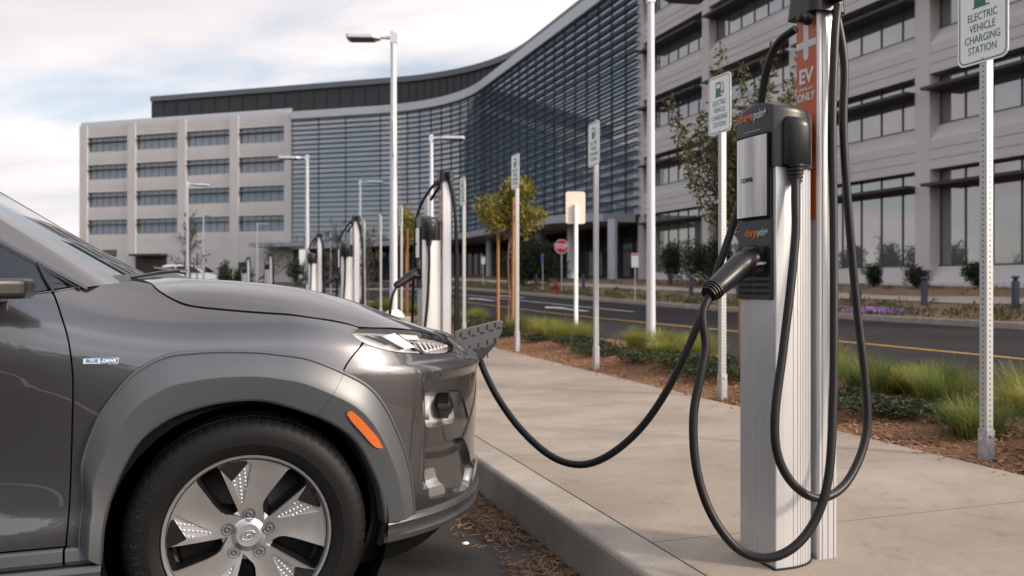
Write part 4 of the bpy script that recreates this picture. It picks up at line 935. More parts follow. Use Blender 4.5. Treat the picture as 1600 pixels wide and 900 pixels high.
def archtrim(k0, k1, sd_):
    b = MB(); rows = []
    for rho, o in RHO:
        r_ = []
        for k in range(k0, k1+1):
            s = A0[k][0]+(A1[k][0]-A0[k][0])*rho; z = A0[k][1]+(A1[k][1]-A0[k][1])*rho
            p, n = SS(s, z), SN(s, z); q = tuple(a+c*o for a, c in zip(p, n)); r_.append((q[0], q[1]*sd_, q[2]))
        rows.append(r_)
    b.grid(rows, smooth=True, flip=(sd_ > 0)); o = b.build('wheel_arch_trim', M['clad'], CAR); o.data.set_sharp_from_angle(angle=R(16)); return o
for sd_ in (1, -1): archtrim(0, kcut, sd_); archtrim(kcut, NA-1, sd_)
# thin dark gap where the bumper line crosses the trim is the shut line itself
b = MB()
for sd_ in (1, -1):
    r0 = []; r1 = []
    k = kcut
    for rho, o in RHO[1:14]:
        for e, rr in ((-.0012, r0), (.0012, r1)):
            s = A0[k][0]+(A1[k][0]-A0[k][0])*rho+e; z = A0[k][1]+(A1[k][1]-A0[k][1])*rho+e
            p, n = SS(s, z), SN(s, z); q = tuple(a+c*(o+.0006) for a, c in zip(p, n)); rr.append((q[0], q[1]*sd_, q[2]))
    b.grid([r0, r1], smooth=False)
b.build('trim_seam', M['shell'], CAR)
# bumper cover in one piece across the nose, with openings for the main lamps and the lower pockets
def edge(i0, i1): return drl[i0:i1]
tipi = max(range(len(drl)), key=lambda i: drl[i][0])           # inner tip of the daytime lamp
lowi = min(range(len(drl)), key=lambda i: math.hypot(drl[i][0]-.2946, drl[i][1]-.8724))
low_edge = [(s, z-.003) for s, z in drl[tipi:lowi+1]]           # tip back to the bumper line along the lamp's lower edge
pod = cat(POD+[POD[0]], 2)[:-1]; pocket = cat(POCKET+[POCKET[0]], 3)[:-1]
bB = offs(bs[:ib+1], G)
bump = [(LC, .335), (LC, .858), (1.15, .860), (.98, .862), (.875, .858)]+low_edge+bB[1:]+[(s, z-.012) for s, z in ao[ia+1:-1]]+[(.462, .335)]
panel('front_bumper', bump, holes=[pod, pocket], d=.0095, one=True)
# recesses behind the openings
def recess(hole, depth, shrink, m, name, floor_m=None, tilt=0):
    cx = sum(p[0] for p in hole)/len(hole); cz = sum(p[1] for p in hole)/len(hole)
    hp = resample(hole, .012); out = []
    for sd_ in (1, -1):
        b = MB(); rows = []
        for dd, sh in ((0, 1), (.006, .992), (depth*.5, 1-(1-shrink)*.5), (depth, shrink)):
            row = []
            for s, z in hp:
                s2, z2 = cx+(s-cx)*sh, cz+(z-cz)*sh; p, n = SS(s2, z2), SN(cx, cz)
                row.append((p[0]-n[0]*dd, (p[1]-n[1]*dd)*sd_, p[2]-n[2]*dd*.3))
            row.append(row[0]); rows.append(row)
        b.grid(rows, smooth=True, flip=(sd_ > 0)); last = rows[-1][:-1]
        b.add(last, [tuple(range(len(last))) if sd_ > 0 else tuple(range(len(last)))[::-1]], False, 1 if floor_m else 0)
        o = b.build(name, [m, floor_m] if floor_m else m, CAR, recalc=False); o.data.set_sharp_from_angle(angle=R(45)); out.append(o)
    return out
recess(pocket, .030, .88, M['carpaint'], 'bumper_pocket')
hl = recess(pod, .050, .92, M['podw'], 'headlight', M['reflector'])
podc = (sum(p[0] for p in pod)/len(pod), sum(p[1] for p in pod)/len(pod))
for sd_, h in zip((1, -1), hl):
    def at_(s, z, dd):
        p, n = SS(s, z), SN(*podc); return Vector((p[0]-n[0]*dd, (p[1]-n[1]*dd)*sd_, p[2]-n[2]*dd*.3))
    n = SN(*podc); ax = Vector((1.0, n[1]*.35*sd_, 0)).normalized()
    c = at_(.690, .645, .036); b = MB(); b.tube([c-ax*.02, c+ax*.014], .043, 28); b.build('lamp_barrel', M['rimb'], h)
    b = MB(); b.lathe([(0, .016), (.012, .0145), (.024, .010), (.034, .002), (.038, -.004)], 20)
    o = b.build('projector_lens', M['glassy'], h); o.matrix_local = frame4(c+ax*.014, ax.cross(Vector((0, 0, 1))), (0, 0, 1)) @ Matrix.Rotation(R(180), 4, 'Y') if False else frame4(c+ax*.013, Vector((0, 0, 1)).cross(ax), Vector((0, 0, 1)))
    c = at_(.560, .652, .026); b = MB(); b.tube([c-ax*.03, c+ax*.006], [.040, .038], 24); b.build('lamp_bowl', M['lampw'], h)
    # clear cover just under the bumper skin
    mb = MB(); nm = []; patch(mb, nm, lambda s, z: tuple(a-q*.004 for a, q in zip(SS(s, z), SN(s, z))), pod, (), .02, 0, sd_); finish(mb, nm, 'lens', M['lens'], h)
# fog lamp piece in the lower pocket
fog = cat(FOG+[FOG[0]], 3)[:-1]
for sd_ in (1, -1):
    mb = MB(); nm = []; patch(mb, nm, lambda s, z: tuple(a-q*(.012+.02*max(0, s-.5)) for a, q in zip(SS(s, z), SN(s, z))), fog, (), .012, .03, sd_); finish(mb, nm, 'reflector_lamp', M['fogm'], CAR)
# daytime lamp: dark slot, bright reflector facets, a row of light elements, clear lens
for sd_ in (1, -1):
    mb = MB(); nm = []; patch(mb, nm, lambda s, z: tuple(a-q*.020 for a, q in zip(SS(s, z), SN(s, z))), drl, (), .02, 0, sd_)
    dr = finish(mb, nm, 'daytime_lamp', M['drlb'], CAR)
    b = MB(); hp = drl+[drl[0]]
    b.grid([[tuple(Vector(((p := SS(s, z))[0], p[1]*sd_, p[2]))-Vector((SN(s, z)[0], SN(s, z)[1]*sd_, SN(s, z)[2]))*dd) for s, z in hp] for dd in (.001, .021)], flip=(sd_ > 0)); b.build('housing', M['trim'], dr)
    def dp(s, z, dd):
        p, n = SS(s, z), SN(s, z); return (p[0]-n[0]*dd, (p[1]-n[1]*dd)*sd_, p[2]-n[2]*dd)
    b = MB()
    for (s0, z0, s1, z1, d0, d1) in ((.33, .905, .42, .87, .006, .019), (.40, .902, .47, .852, .005, .019), (.47, .898, .50, .85, .019, .005), (.52, .892, .55, .842, .006, .019)):
        b.add([dp(s0, z0, d0), dp(s0+.05, z0-.002, d1), dp(s1+.05, z1, d1), dp(s1, z1, d0)], [(0, 1, 2, 3)])
    b.build('facet', M['podw'], dr)
    b = MB(); b.add([dp(.545, .893, .006), dp(.66, .884, .006), dp(.655, .874, .012), dp(.56, .880, .012)], [(0, 1, 2, 3)]); b.build('light_bar', M['reflector'], dr)
    b = MB()
    for k in range(7):
        s = .60+.035*k; zt = .868-.0035*k; zb_ = .838+.001*k
        b.add([dp(s, zb_, .012), dp(s+.022, zb_, .016), dp(s+.030, zt, .012), dp(s+.010, zt, .008)], [(0, 1, 2, 3)]); b.add([dp(s, zb_, .006), dp(s+.024, zb_, .006), dp(s+.024, zb_-.006, .006), dp(s, zb_-.006, .006)], [(0, 1, 2, 3)])
    b.build('light_element', M['lampw'], dr)
    b = MB(); b.add([dp(.585, .874, .018), dp(.845, .850, .018), dp(.84, .836, .018), dp(.585, .832, .018)], [(0, 1, 2, 3)]); b.build('element_tray', M['trim'], dr)
    mb = MB(); nm = []; patch(mb, nm, lambda s, z: tuple(a+q*.0005 for a, q in zip(SS(s, z), SN(s, z))), drl, (), .02, 0, sd_); finish(mb, nm, 'lens', M['lens'], dr)
# bright lower lip and black air dam, mirrored across the nose
def wrap(name, rows, m, s0, sharp=20, n=46):
    b = MB(); ss_ = [s0+(LC-s0)*k/n for k in range(n+1)]
    g = []
    for z, o in rows:
        r_ = []
        for s in ss_: p, nn_ = SS(s, max(z, .1)), SN(s, max(z, .12)); L = math.hypot(nn_[0], nn_[1]); r_.append((p[0]+nn_[0]/L*o, p[1]+nn_[1]/L*o, z))
        g.append(r_+[(q[0], -q[1], q[2]) for q in r_[::-1][1:]])
    b.grid(g, smooth=True, flip=False); b.add([r[0] for r in g], [tuple(range(len(g)))]); b.add([r[-1] for r in g], [tuple(range(len(g)))[::-1]])
    o = b.build(name, m, CAR, recalc=True); o.data.set_sharp_from_angle(angle=R(sharp)); return o
wrap('bumper_lip', [(.345, -.004), (.340, .002), (.336, .010), (.324, .016), (.318, .010), (.302, .008), (.298, .018), (.290, .032), (.276, .034), (.264, .016), (.262, -.006)], M['lipm'], .312)
wrap('air_dam', [(.268, -.03), (.262, -.010), (.225, -.022), (.185, -.045), (.18, -.12)], M['shell'], .32, 30)
# bonnet with raised side crests
def hn(x, y):
    e = 2e-3; return Vector((-(HZ(x+e, y)-HZ(x-e, y))/(2*e), -(HZ(x, y+e)-HZ(x, y-e))/(2*e), 1)).normalized()
right = [tuple(SS(s, z)[:2]) for s, z in offs(hsh, G)]
front = [tuple(SS(s, z)[:2]) for s, z in [(.40, .911), (.4699, .909), (.6327, .899), (.7249, .888), (.8449, .8685), (.90, .864), (1.0, .864), (1.15, .864), (1.3, .863)]]
hr = right+front
hood = [(-.40, -.30), (-.34, -.52)]+[(x, y) for x, y in hr]+[(x, -y) for x, y in hr[::-1]]+[(-.34, .52), (-.40, .30)]
mb = MB(); nm = []
patch(mb, nm, lambda x, y: (x, y, HZ(x, y)), hood, (), .021, .012, 1, fnrm=lambda x, y: tuple(hn(x, y)))
finish(mb, nm, 'bonnet', M['carpaint'])
mb = MB(); nm = []; patch(mb, nm, lambda x, y: (x, y, HZ(x, y)-.022), [(x*.995, y*.985) for x, y in hood], (), .06, 0, 1, fnrm=lambda x, y: (0, 0, 1)); finish(mb, [], 'bonnet_liner', M['shell'])
# dark inner body seen through the gaps, open over the wheels
wc = [(-.10+.375*math.cos(R(a)), .334+.375*math.sin(R(a))) for a in range(0, 360, 10)]; wr = [(-2.70+.375*math.cos(R(a)), .334+.375*math.sin(R(a))) for a in range(0, 360, 10)]
for sd_ in (1, -1):
    mb = MB(); patch(mb, [], lambda s, z: tuple(a-q*.016 for a, q in zip(SS(s, z), SN(s, z))), [(-3.18, .20), (.34, .20), (.42, .33), (LC, .36), (LC, .83), (.86, .83), (.5, .815), (.28, .84), (.25, .90), (-.1, .955), (-.40, 1.03), (-.7, 1.0), (-3.18, 1.06)], [wc, wr, resample(pod, .05)[::1], resample(pocket, .05)], .07, 0, sd_); mb.build('inner_body', M['shell'], CAR)
for xw in (0, -2.6):
    for sd_ in (1, -1):
        b = MB(); pr = [(.40, .865), (.405, .60), (.33, .47), (0, .47)]
        b.lathe([(r, z*1.0) for r, z in pr], 40, axis='Y', c=(xw, 0, .345), smooth=True)
        if sd_ < 0: b.v = [(x, -y, z) for x, y, z in b.v]
        b.build('wheel_liner', M['shell'], CAR)
b = MB(); b.bbox((-3.1, -.74, .20), (-.45, .74, .24)); b.bbox((-.45, -.45, .20), (.60, .45, .24)); b.build('underbody', M['shell'], CAR)
# ---- amber marker, badge
mk = cat(MARK+[MARK[0]], 2)[:-1]
def mkpos(s, z): return tuple(a+c*.0335 for a, c in zip(SS(s, z), SN(s, z)))
panel('side_marker', mk, m=M['amber'], d=.012, off=.0325, flange=.014)
panel('side_marker_bezel', [(s+(s-.232)*.05, z+(z-.62)*.05) for s, z in mk], m=M['trim'], d=.02, off=.0300, flange=.014)
for sd_ in (-1,): pass
bc = Vector(SS(-.476, .8415)); bn_ = Vector(SN(-.476, .8415)); bx_ = Vector((1, 0, -.012)); 
bdg = MB(); by_ = bn_.cross(bx_).normalized()
M4 = frame4(bc+bn_*.001, bx_, by_)
b = MB(); b.prism([(-.0445, -.0085), (.042, -.0085), (.0445, .0085), (-.0445, .0085)], 0, .0035); o = b.build('badge', M['chrome'], CAR, bevel=.0008); o.matrix_local = M4
bo = o
b = MB(); b.prism([(-.0015, -.0066), (.040, -.0066), (.040, .0066), (-.0015, .0066)], .0036, .0042); o = b.build('badge_panel', M['bluep'], bo)
b = MB(); b.prism([(-.0425, -.0066), (-.002, -.0066), (-.002, .0066), (-.0425, .0066)], .0036, .0041); o = b.build('badge_panel', M['badgel'], bo)
text('BLUE', 'lettering', M['bluep'], bo, .0125, Matrix.Translation((-.0215, 0, .0046)), xs=1.05, bold=.0003, ext=.0002)
text('-DRIVE', 'lettering', M['white'], bo, .0125, Matrix.Translation((.0185, 0, .0047)), xs=1.0, bold=.0003, ext=.0002)
# ---- greenhouse
WL = lambda t_: Vector((-.385-.71*t_, -.70+.105*t_, 1.046+.455*t_))
def wsp(t_, q):
    a = WL(t_); bow = 1-q*q; return Vector((a.x+(.115-.06*t_)*bow, -a.y*q, a.z+(-.018-.028*t_)*bow))
m, t, b_ = principled('windscreen_glass'); b_.inputs['Base Color'].default_value = (.015, .022, .022, 1); b_.inputs['Roughness'].default_value = .01; b_.inputs['IOR'].default_value = 5.0; M['wsglass'] = m
b = MB(); b.grid([[wsp(t_/14, q/12) for q in range(-12, 13)] for t_ in range(0, 15)], smooth=True, flip=True); b.build('windscreen', M['wsglass'], CAR)
GL = lambda t_: Vector((-.440-.70*t_, -.790+.155*t_, 1.043+.405*t_))      # lower edge of the pillar skin
for sd_ in (1, -1):
    b = MB(); rows = []
    for k in range(16):
        t_ = (k-1)/14 if k else -.02; a, c = WL(t_), GL(t_); mid = (a+c)/2+Vector((0, -.012, .006)); r_ = []
        for f in (0, .02, .06, .25, .5, .75, .94, .98, 1):
            p = a*(1-f)**2+mid*2*f*(1-f)+c*f*f
            r_.append((p.x, p.y*sd_, p.z+(.004 if 0 < f < 1 else -.004)))
        rows.append(r_)
    b.grid(rows, smooth=True, flip=(sd_ < 0)); b.build('windscreen_pillar', M['carpaint'], CAR)
    # side glass strip from the belt up to the roof rail
    gt = [(-.470, 1.048, .802), (-.541, 1.0398, .81), (-.6059+.1, 1.03, .83), ]
    b = MB(); rows = []
    for k in range(25):
        x = -.44-2.35*k/24
        zb_ = 1.032+.018*min(1, (-x-.44)/.1*0)+(.06*max(0, -x-1.2)/1.6); zb_ = max(1.008, 1.046+(x+.44)*.18) if x > -.64 else 1.010+.05*max(0, -x-1.1)/1.6
        tt_ = min(1.0, (-x-.44)/.70); zt = 1.043+.405*tt_ if tt_ < 1 else 1.448+.03*math.sin(min(1, (-x-1.14)/1.6)*math.pi)-.05*max(0, -x-2.2)/.6
        yb = WW(x, min(zb_, 1.05))-.006; yt = .790-.155*tt_-.02
        if tt_ < 1: yt = .790-.155*tt_-.004
        rows.append([(x, -sd_*(yb+(yt-yb)*f), zb_+(zt-zb_)*f) for f in (0, .34, .67, 1)])
    b.grid(rows, smooth=True, flip=(sd_ > 0)); b.build('side_glass', M['glassy'], CAR)
    b = MB(); b.tube([(p := GL(k/10), (p.x-.004, p.y*sd_*1.0-.003*sd_, p.z-.010))[1] for k in range(11)], .0035, 8); b.build('window_seal', M['trim'], CAR)
    b = MB(); b.tube([(lambda p: (p[0], (p[1]-.001)*sd_, p[2]))(SS(s, z)) for s, z in ((-.545, 1.0395), (-.6059, 1.0268), (-.6652, 1.0205), (-.7216, 1.0158), (-.80, 1.013), (-1.1, 1.0185), (-1.6, 1.035))], .003, 6); b.build('belt_seal', M['trim'], CAR)
    b = MB(); b.tube([(-.503, (SS(-.6059, 1.0263)[1]-.001)*sd_, 1.026), (-.530, -.800*sd_, 1.067), (-.552, -.772*sd_, 1.106)], .0045, 8); b.build('window_divider', M['trim'], CAR)
# roof, tail and back glass
b = MB(); rows = []
for k in range(21):
    f = k/20; x = -1.05-2.15*f; zc = 1.53+.04*math.sin(f*math.pi)-.10*f*f; hw = .575-.05*f
    rows.append([(x+.12*(1-(q/8)**2)*(1 if k == 0 else max(0, 1-f*3)), hw*q/8, zc-.045*(q/8)**4) for q in range(-8, 9)])
b.grid(rows, smooth=True, flip=True); b.build('roof', M['carpaint'], CAR)
b = MB(); rows = []
for z, xx, hw in ((1.43, -3.2, .52), (1.25, -3.32, .62), (1.06, -3.40, .74)): rows.append([(xx-.05*(1-(q/6)**2), hw*q/6, z) for q in range(-6, 7)])
b.grid(rows, smooth=True); b.build('back_glass', M['glassy'], CAR)
b = MB(); rows = []
for z, xx, hw in ((1.06, -3.40, .80), (.95, -3.44, .86), (.7, -3.46, .88), (.5, -3.46, .88), (.3, -3.40, .86)):
    r_ = [(xx-.08*(1-(q/6)**2)+.25*max(0, abs(q/6)-.8)/.2*1.0, hw*q/6, z) for q in range(-6, 7)]; rows.append(r_)
b.grid(rows, smooth=True); b.build('tailgate', M['carpaint'], CAR)
# cowl, wiper
b = MB(); b.grid([[(-.42+.02*k+.20*(1-(q/8)**2), .66*q/8, 1.050+.022*(1-(q/8)**2)-.008*k) for q in range(-8, 9)] for k in range(-2, 6)], smooth=True, flip=True); b.build('cowl', M['trim'], CAR)
b = MB(); b.tube([(-.335, -.60, 1.066), (-.27, -.44, 1.083), (-.225, -.30, 1.090), (-.205, -.2, 1.092)], [.004, .006, .006, .005], 8); b.tube([(-.30, -.34, 1.098), (-.245, -.30, 1.092), (-.20, -.28, 1.085)], .007, 8); b.build('wiper', M['trim'], CAR)
# ---- mirror
for sd_ in (1, -1):
    b = MB(); P_ = [(-.50, -.98), (-.505, -1.06), (-.56, -1.10), (-.80, -1.10), (-.83, -1.0), (-.80, -.92), (-.60, -.90)]
    P_ = [(x-.012, y*sd_) for x, y in P_]
    b.prism(P_, 1.012, 1.062); mr = b.build('mirror', M['trim'], CAR, bevel=.014, recalc=True, seg=3)
    b = MB(); b.prism([(x-.085, y) for x, y in P_], 1.066, 1.17); b.build('mirror_cap', M['carpaint'], mr, bevel=.035, recalc=True, seg=4)
    b = MB(); b.prism([(-.600, -1.03*sd_), (-.600, -1.10*sd_), (-.64, -1.115*sd_), (-.66, -1.13*sd_), (-.66, -1.05*sd_)], 1.070, 1.108); b.build('turn_signal', M['reflector'], mr, bevel=.006, recalc=True)
    b = MB(); b.bbox((-.70, -.95*sd_, 1.0), (-.60, -.80*sd_, 1.04)); b.build('mirror_foot', M['black'], mr, bevel=.01)
# ---- charging flap and port at the nose
fo = [(.800, .852), (.835, .862), (.975, .893), (1.000, .894), (1.007, .886), (1.000, .842), (.954, .772), (.890, .708), (.872, .698), (.845, .696), (.80, .72)]
b = MB(); b.prism(fo, 0, .014, f=lambda p, z: (p[0], -.05+z+(p[0]-.8)*.05, p[1])); fl_ = b.build('charge_flap', mat('flap_grey_blue', (.085, .09, .10), .38, metal=.3), CAR, bevel=.003, recalc=True)
b = MB(); b.prism([(.80, .79), (.84, .772), (.88, .782), (.92, .778), (.96, .800), (.985, .812), (.954, .774), (.890, .710), (.872, .700), (.845, .698), (.80, .722)], 0, .002, f=lambda p, z: (p[0], -.0525+z+(p[0]-.8)*.05, p[1])); b.build('flap_panel', mat('flap_dark', (.03, .03, .033), .3), fl_, recalc=True)
for i, x in enumerate((.825, .862, .90, .938, .972)):
    for j, dz in enumerate((.0, -.062, -.118)):
        z = .846+(x-.82)*.26+dz
        if not inpoly((x, z), fo) or not inpoly((x-.02, z-.02), fo): continue
        b = MB(); b.bbox((x-.002, -.0535+(x-.8)*.05, z-.018), (x+.002, -.0515+(x-.8)*.05, z)); b.build('slot_mark', M['dark'], fl_)
        if not inpoly((x+.03, z-.03), fo): continue
        b = MB(); b.bbox((x+.010, -.0535+(x-.8)*.05, z-.024), (x+.024, -.0515+(x-.8)*.05, z-.019)); b.build('slot_mark', M['dark'], fl_)
b = MB(); b.tube([(.70, .06, .76), (.838, .06, .76)], .075, 20); b.build('charge_port', M['trim'], CAR)

# ============================================================ WHEELS
def make_wheel():
    root = bpy.data.objects.new('wheel', None); col.objects.link(root); root.parent = CAR
    prf = [(.229, .080), (.2335, .096), (.245, .1025), (.262, .1065), (.2625, .1082), (.285, .1088), (.3, .106), (.312, .101), (.318, .0975), (.3275, .088), (.332, .074), (.334, .058), (.334, .046), (.327, .045), (.327, .038), (.334, .037), (.334, .006), (.327, .005), (.327, -.005), (.334, -.006), (.334, -.037), (.327, -.038), (.327, -.045), (.334, -.046), (.334, -.058), (.332, -.074), (.318, -.0975), (.285, -.108), (.229, -.09)]
    n = 4*66; vs = []; fs = []; P = len(prf)
    for k in range(n):
        a = 2*math.pi*k/n
        for i, (r, z) in enumerate(prf):
            aa = a+.0*z
            dr = 0
            if 8 <= i <= 12 and k % 4 == 0: dr = .0032
            if 9 <= i <= 12 and k % 4 == 2: dr = .0018
            if 16 <= i <= 20 and (k+1) % 4 == 0: dr = .003
            r2 = r-dr; vs.append((r2*math.cos(aa), -z, r2*math.sin(aa)))
    for k in range(n):
        for i in range(P-1): fs.append((k*P+i, ((k+1) % n)*P+i, ((k+1) % n)*P+i+1, k*P+i+1))
    b = MB(); b.add(vs, fs, True); ty = b.build('tyre', M['tyre'], root, recalc=True); ty.data.set_sharp_from_angle(angle=R(28))
    lt = 'DHEINJOOK'
    M['tyre_l'] = mat('tyre_lettering', (.009, .009, .009), .5, spec=.3)
    for j, ch in enumerate(lt):
        a = R(198-8.2*j); r = .290
        o = text(ch, 'lettering', M['tyre_l'], ty, .034, frame4((r*math.cos(a), -.1090, r*math.sin(a)), (math.sin(a), 0, -math.cos(a)), (math.cos(a), 0, math.sin(a))), xs=1.05, ext=.0004)
    for j, ch in enumerate('NEXT GEN'):
        a = R(12-7.5*j); r = .290
        if ch != ' ': text(ch, 'lettering', M['tyre_l'], ty, .030, frame4((r*math.cos(a), -.1090, r*math.sin(a)), (math.sin(a), 0, -math.cos(a)), (math.cos(a), 0, math.sin(a))), xs=1.0, ext=.0004) if False else None
    b = MB(); b.lathe([(.198, -.06), (.214, .02), (.218, .078), (.2195, .088), (.2235, .0925), (.2285, .0935), (.2305, .091), (.231, .083), (.226, .04), (.222, -.09)], 96, axis='Y'); rm = b.build('rim', M['rim'], root); rm.data.set_sharp_from_angle(angle=R(35))
    Rm = .2195
    def rot(p, k): a = R(72*k); return (p[0]*math.cos(a)-p[1]*math.sin(a), p[0]*math.sin(a)+p[1]*math.cos(a))
    slot = [(.185, .165), (.150, .35), (.165, .42), (.225, .53), (.44, .835), (.475, .865), (.52, .865), (.62, .80), (.71, .70), (.715, .665), (.70, .64)]
    dark = [(.715, .675), (.80, .575), (.87, .455), (.898, .375), (.89, .352), (.862, .345), (.61, .44), (.595, .455), (.605, .475)]
    dim = [(.595, .445), (.862, .345), (.885, .325), (.895, .295), (.86, .282), (.36, .205), (.34, .215)]
    def zf(x, y):
        r = math.hypot(x, y); th = math.atan2(y, x)
        return .083-.022*max(0, 1-r/.97)**1.3-.0038*math.sin(5*(th-R(64)))*min(1, max(0, (r-.3)/.3))*min(1, max(0, (.99-r)/.14))
    def zn(x, y):
        e = .004; a, c_ = (zf(x+e, y)-zf(x-e, y))/(2*e*Rm), (zf(x, y+e)-zf(x, y-e))/(2*e*Rm); return tuple(Vector((-a, -1, -c_)).normalized())
    holes = []
    for k in range(5): holes += [[rot(p, k) for p in slot], [rot(p, k) for p in dark], [rot(p, k) for p in dim]]
    mb = MB(); nm = []
    outl = [(.985*math.cos(R(a)), .985*math.sin(R(a))) for a in range(0, 360, 4)]
    patch(mb, nm, lambda x, y: (x*Rm, -zf(x, y), y*Rm), outl, holes, .05, 0, 1, fnrm=zn)
    sp_ = mb.build('spokes', M['rim'], rm); sp_.data.normals_split_custom_set_from_vertices([Vector(n) for n in nm])
    M['dimple'] = mat('silver_insert', (.50, .50, .51), .35, metal=.8); 
    for k in range(5):
        bw = MB(); bk = MB(); bf = MB(); bd = MB(); bb = MB()
        S_ = [rot(p, k) for p in slot]; n_ = len(S_); cx = sum(p[0] for p in S_)/n_; cy = sum(p[1] for p in S_)/n_
        rows = [[(((x-cx)*f+cx)*Rm, -(zf(x, y)-dz), ((y-cy)*f+cy)*Rm) for x, y in S_+[S_[0]]] for f, dz in ((1, 0), (.975, .0035), (.965, .0045))]; bw.grid(rows, smooth=False, flip=True)
        rows = [[(((x-cx)*f+cx)*Rm, -(zf(x, y)-dz), ((y-cy)*f+cy)*Rm) for x, y in S_+[S_[0]]] for f, dz in ((.965, .0045), (.80, .03), (.72, .055))]; bk.grid(rows, smooth=False, flip=True)
        for poly, bb_, dz in (([rot(p, k) for p in dark], bf, .0035), ([rot(p, k) for p in dim], bd, .006)):
            nn_ = len(poly); c0 = (sum(p[0] for p in poly)/nn_, sum(p[1] for p in poly)/nn_)
            rows = [[(((x-c0[0])*f+c0[0])*Rm, -(zf(x, y)-e), ((y-c0[1])*f+c0[1])*Rm) for x, y in poly+[poly[0]]] for f, e in ((1, 0), (.97, dz))]; bb_.grid(rows, smooth=False, flip=True)
            bb_.add(rows[-1][:-1], [tuple(range(nn_))[::-1]])
        dd = [rot(p, k) for p in dim]
        u_ = Vector((dim[1][0]-dim[0][0], dim[1][1]-dim[0][1])); 
        cnt = 0
        for i in range(3):
            for j in range(9):
                x = .585+.072*i*.95-.055*j*.62+.0*j; y = .415-.025*i-.0245*j-.010*i; x = .60+.088*i-.046*j+.0; y = .418-.032*i-.0235*j
                if inpoly((x, y), [(a*.97+.012, b_2*.97+.006) for a, b_2 in dim]):
                    q = rot((x, y), k); bb.lathe([(0, .0032), (.0028, .0026), (.0043, 0)], 7, axis='Y', c=(q[0]*Rm, -(zf(*q)-.0058), q[1]*Rm))
        bw.build('slot_edge', M['rim'], rm); bk.build('slot_wall', M['rimb'], rm); bf.build('black_insert', M['rimb'], rm); bd.build('dimpled_insert', M['dimple'], rm); bb.build('dimple', M['drlb'], rm)
    b = MB(); b.lathe([(0, .0), (.19, .0), (.20, -.03)], 40, axis='Y'); b.build('brake_disc', mat('brake_disc', (.02, .02, .02), .6, metal=.3), root)
    # hub, cap with slanted emblem, nuts
    b = MB(); b.lathe([(.072, .060), (.05, .0665), (.036, .071), (.035, .0735), (.033, .075), (.030, .0745), (0, .0755)], 40, axis='Y'); hc = b.build('hub_cap', M['dimple'], rm)
    b = MB(); el = [(.0185*math.cos(R(a))+.0*math.sin(R(a)), -.0775, .0125*math.sin(R(a))) for a in range(0, 361, 12)]
    rr_ = R(20); el = [(x*math.cos(rr_)-z*math.sin(rr_), y, x*math.sin(rr_)+z*math.cos(rr_)) for x, y, z in el]
    b.tube(el, .0014, 6)
    for P_ in ([(-.010, -.0775, -.0105), (-.0055, -.0775, .0), (-.002, -.0775, .0112)], [(.004, -.0775, -.0115), (.0065, -.0775, .0), (.0115, -.0775, .0105)], [(-.0055, -.0775, -.002), (0, -.0775, .0015), (.0065, -.0775, .002)]): b.tube(P_, [.0012, .0020, .0012], 6)
    b.build('emblem', M['chrome'], hc)
    for k in range(5):
        a = R(90+72*k); cx, cz = .0585*math.cos(a), .0585*math.sin(a)
        b = MB(); b.lathe([(.0165, .0735), (.0155, .0735), (.0145, .062), (.0095, .062), (.0095, .072), (.0082, .0745), (.004, .0752), (.004, .0725), (0, .0725)], 18, axis='Y', c=(cx, 0, cz)); o = b.build('lug_nut', M['mullion'], rm); 
    return root
wh = make_wheel(); wh.location = (0, -.788, .334); wh.rotation_euler = (0, R(3), 0)
for (x, y, rz) in ((-2.6, -.788, 0), (0, .788, R(180)), (-2.6, .788, R(180))):
    c = copy_tree(wh, CAR); c.location = (x, y, .334); c.rotation_euler = (0, 0, rz)

# ============================================================ THE CHARGING CABLE IN USE
cab = thing('charging_cable', 'black cable sagging from the charging station to the nose of the grey car', 'cable', W(2.336, 1.634, SW)); CO = W(2.336, 1.634, SW)
path = [(0.930, 2.725, 1.90), (0.913, 2.74, 1.868), (0.874, 2.8, 1.837), (0.85, 2.84, 1.759), (0.837, 2.87, 1.647), (0.807, 2.9, 1.446), (0.768, 2.9, 1.294), (0.693, 2.88, 1.086), (0.617, 2.88, 0.881), (0.534, 2.9, 0.694), (0.444, 2.95, 0.544), (0.338, 3.0, 0.44), (0.241, 3.05, 0.398), (0.141, 3.12, 0.416), (0.036, 3.22, 0.492), (-0.05, 3.32, 0.592), (-0.108, 3.42, 0.686), (-0.139, 3.5, 0.751), (-0.166, 3.56, 0.773)]
b = MB(); b.tube([p-CO for p in spline(path[1:], 8)], .0132, 12); b.build('cord', M['cable'], cab)
def carw(x, y, z): return Matrix.Rotation(CA, 3, 'Z') @ Vector((x, y, z))+Vector(CAR.location)
pl0 = Vector(path[-1]); q1 = carw(.85, .06, .76)
b = MB(); b.tube([pl0-CO+(pl0-q1).normalized()*.02, pl0-CO, (pl0*.5+q1*.5)-CO, q1-CO], [.02, .026, .03, .034], 14); b.build('plug', M['head'], cab)
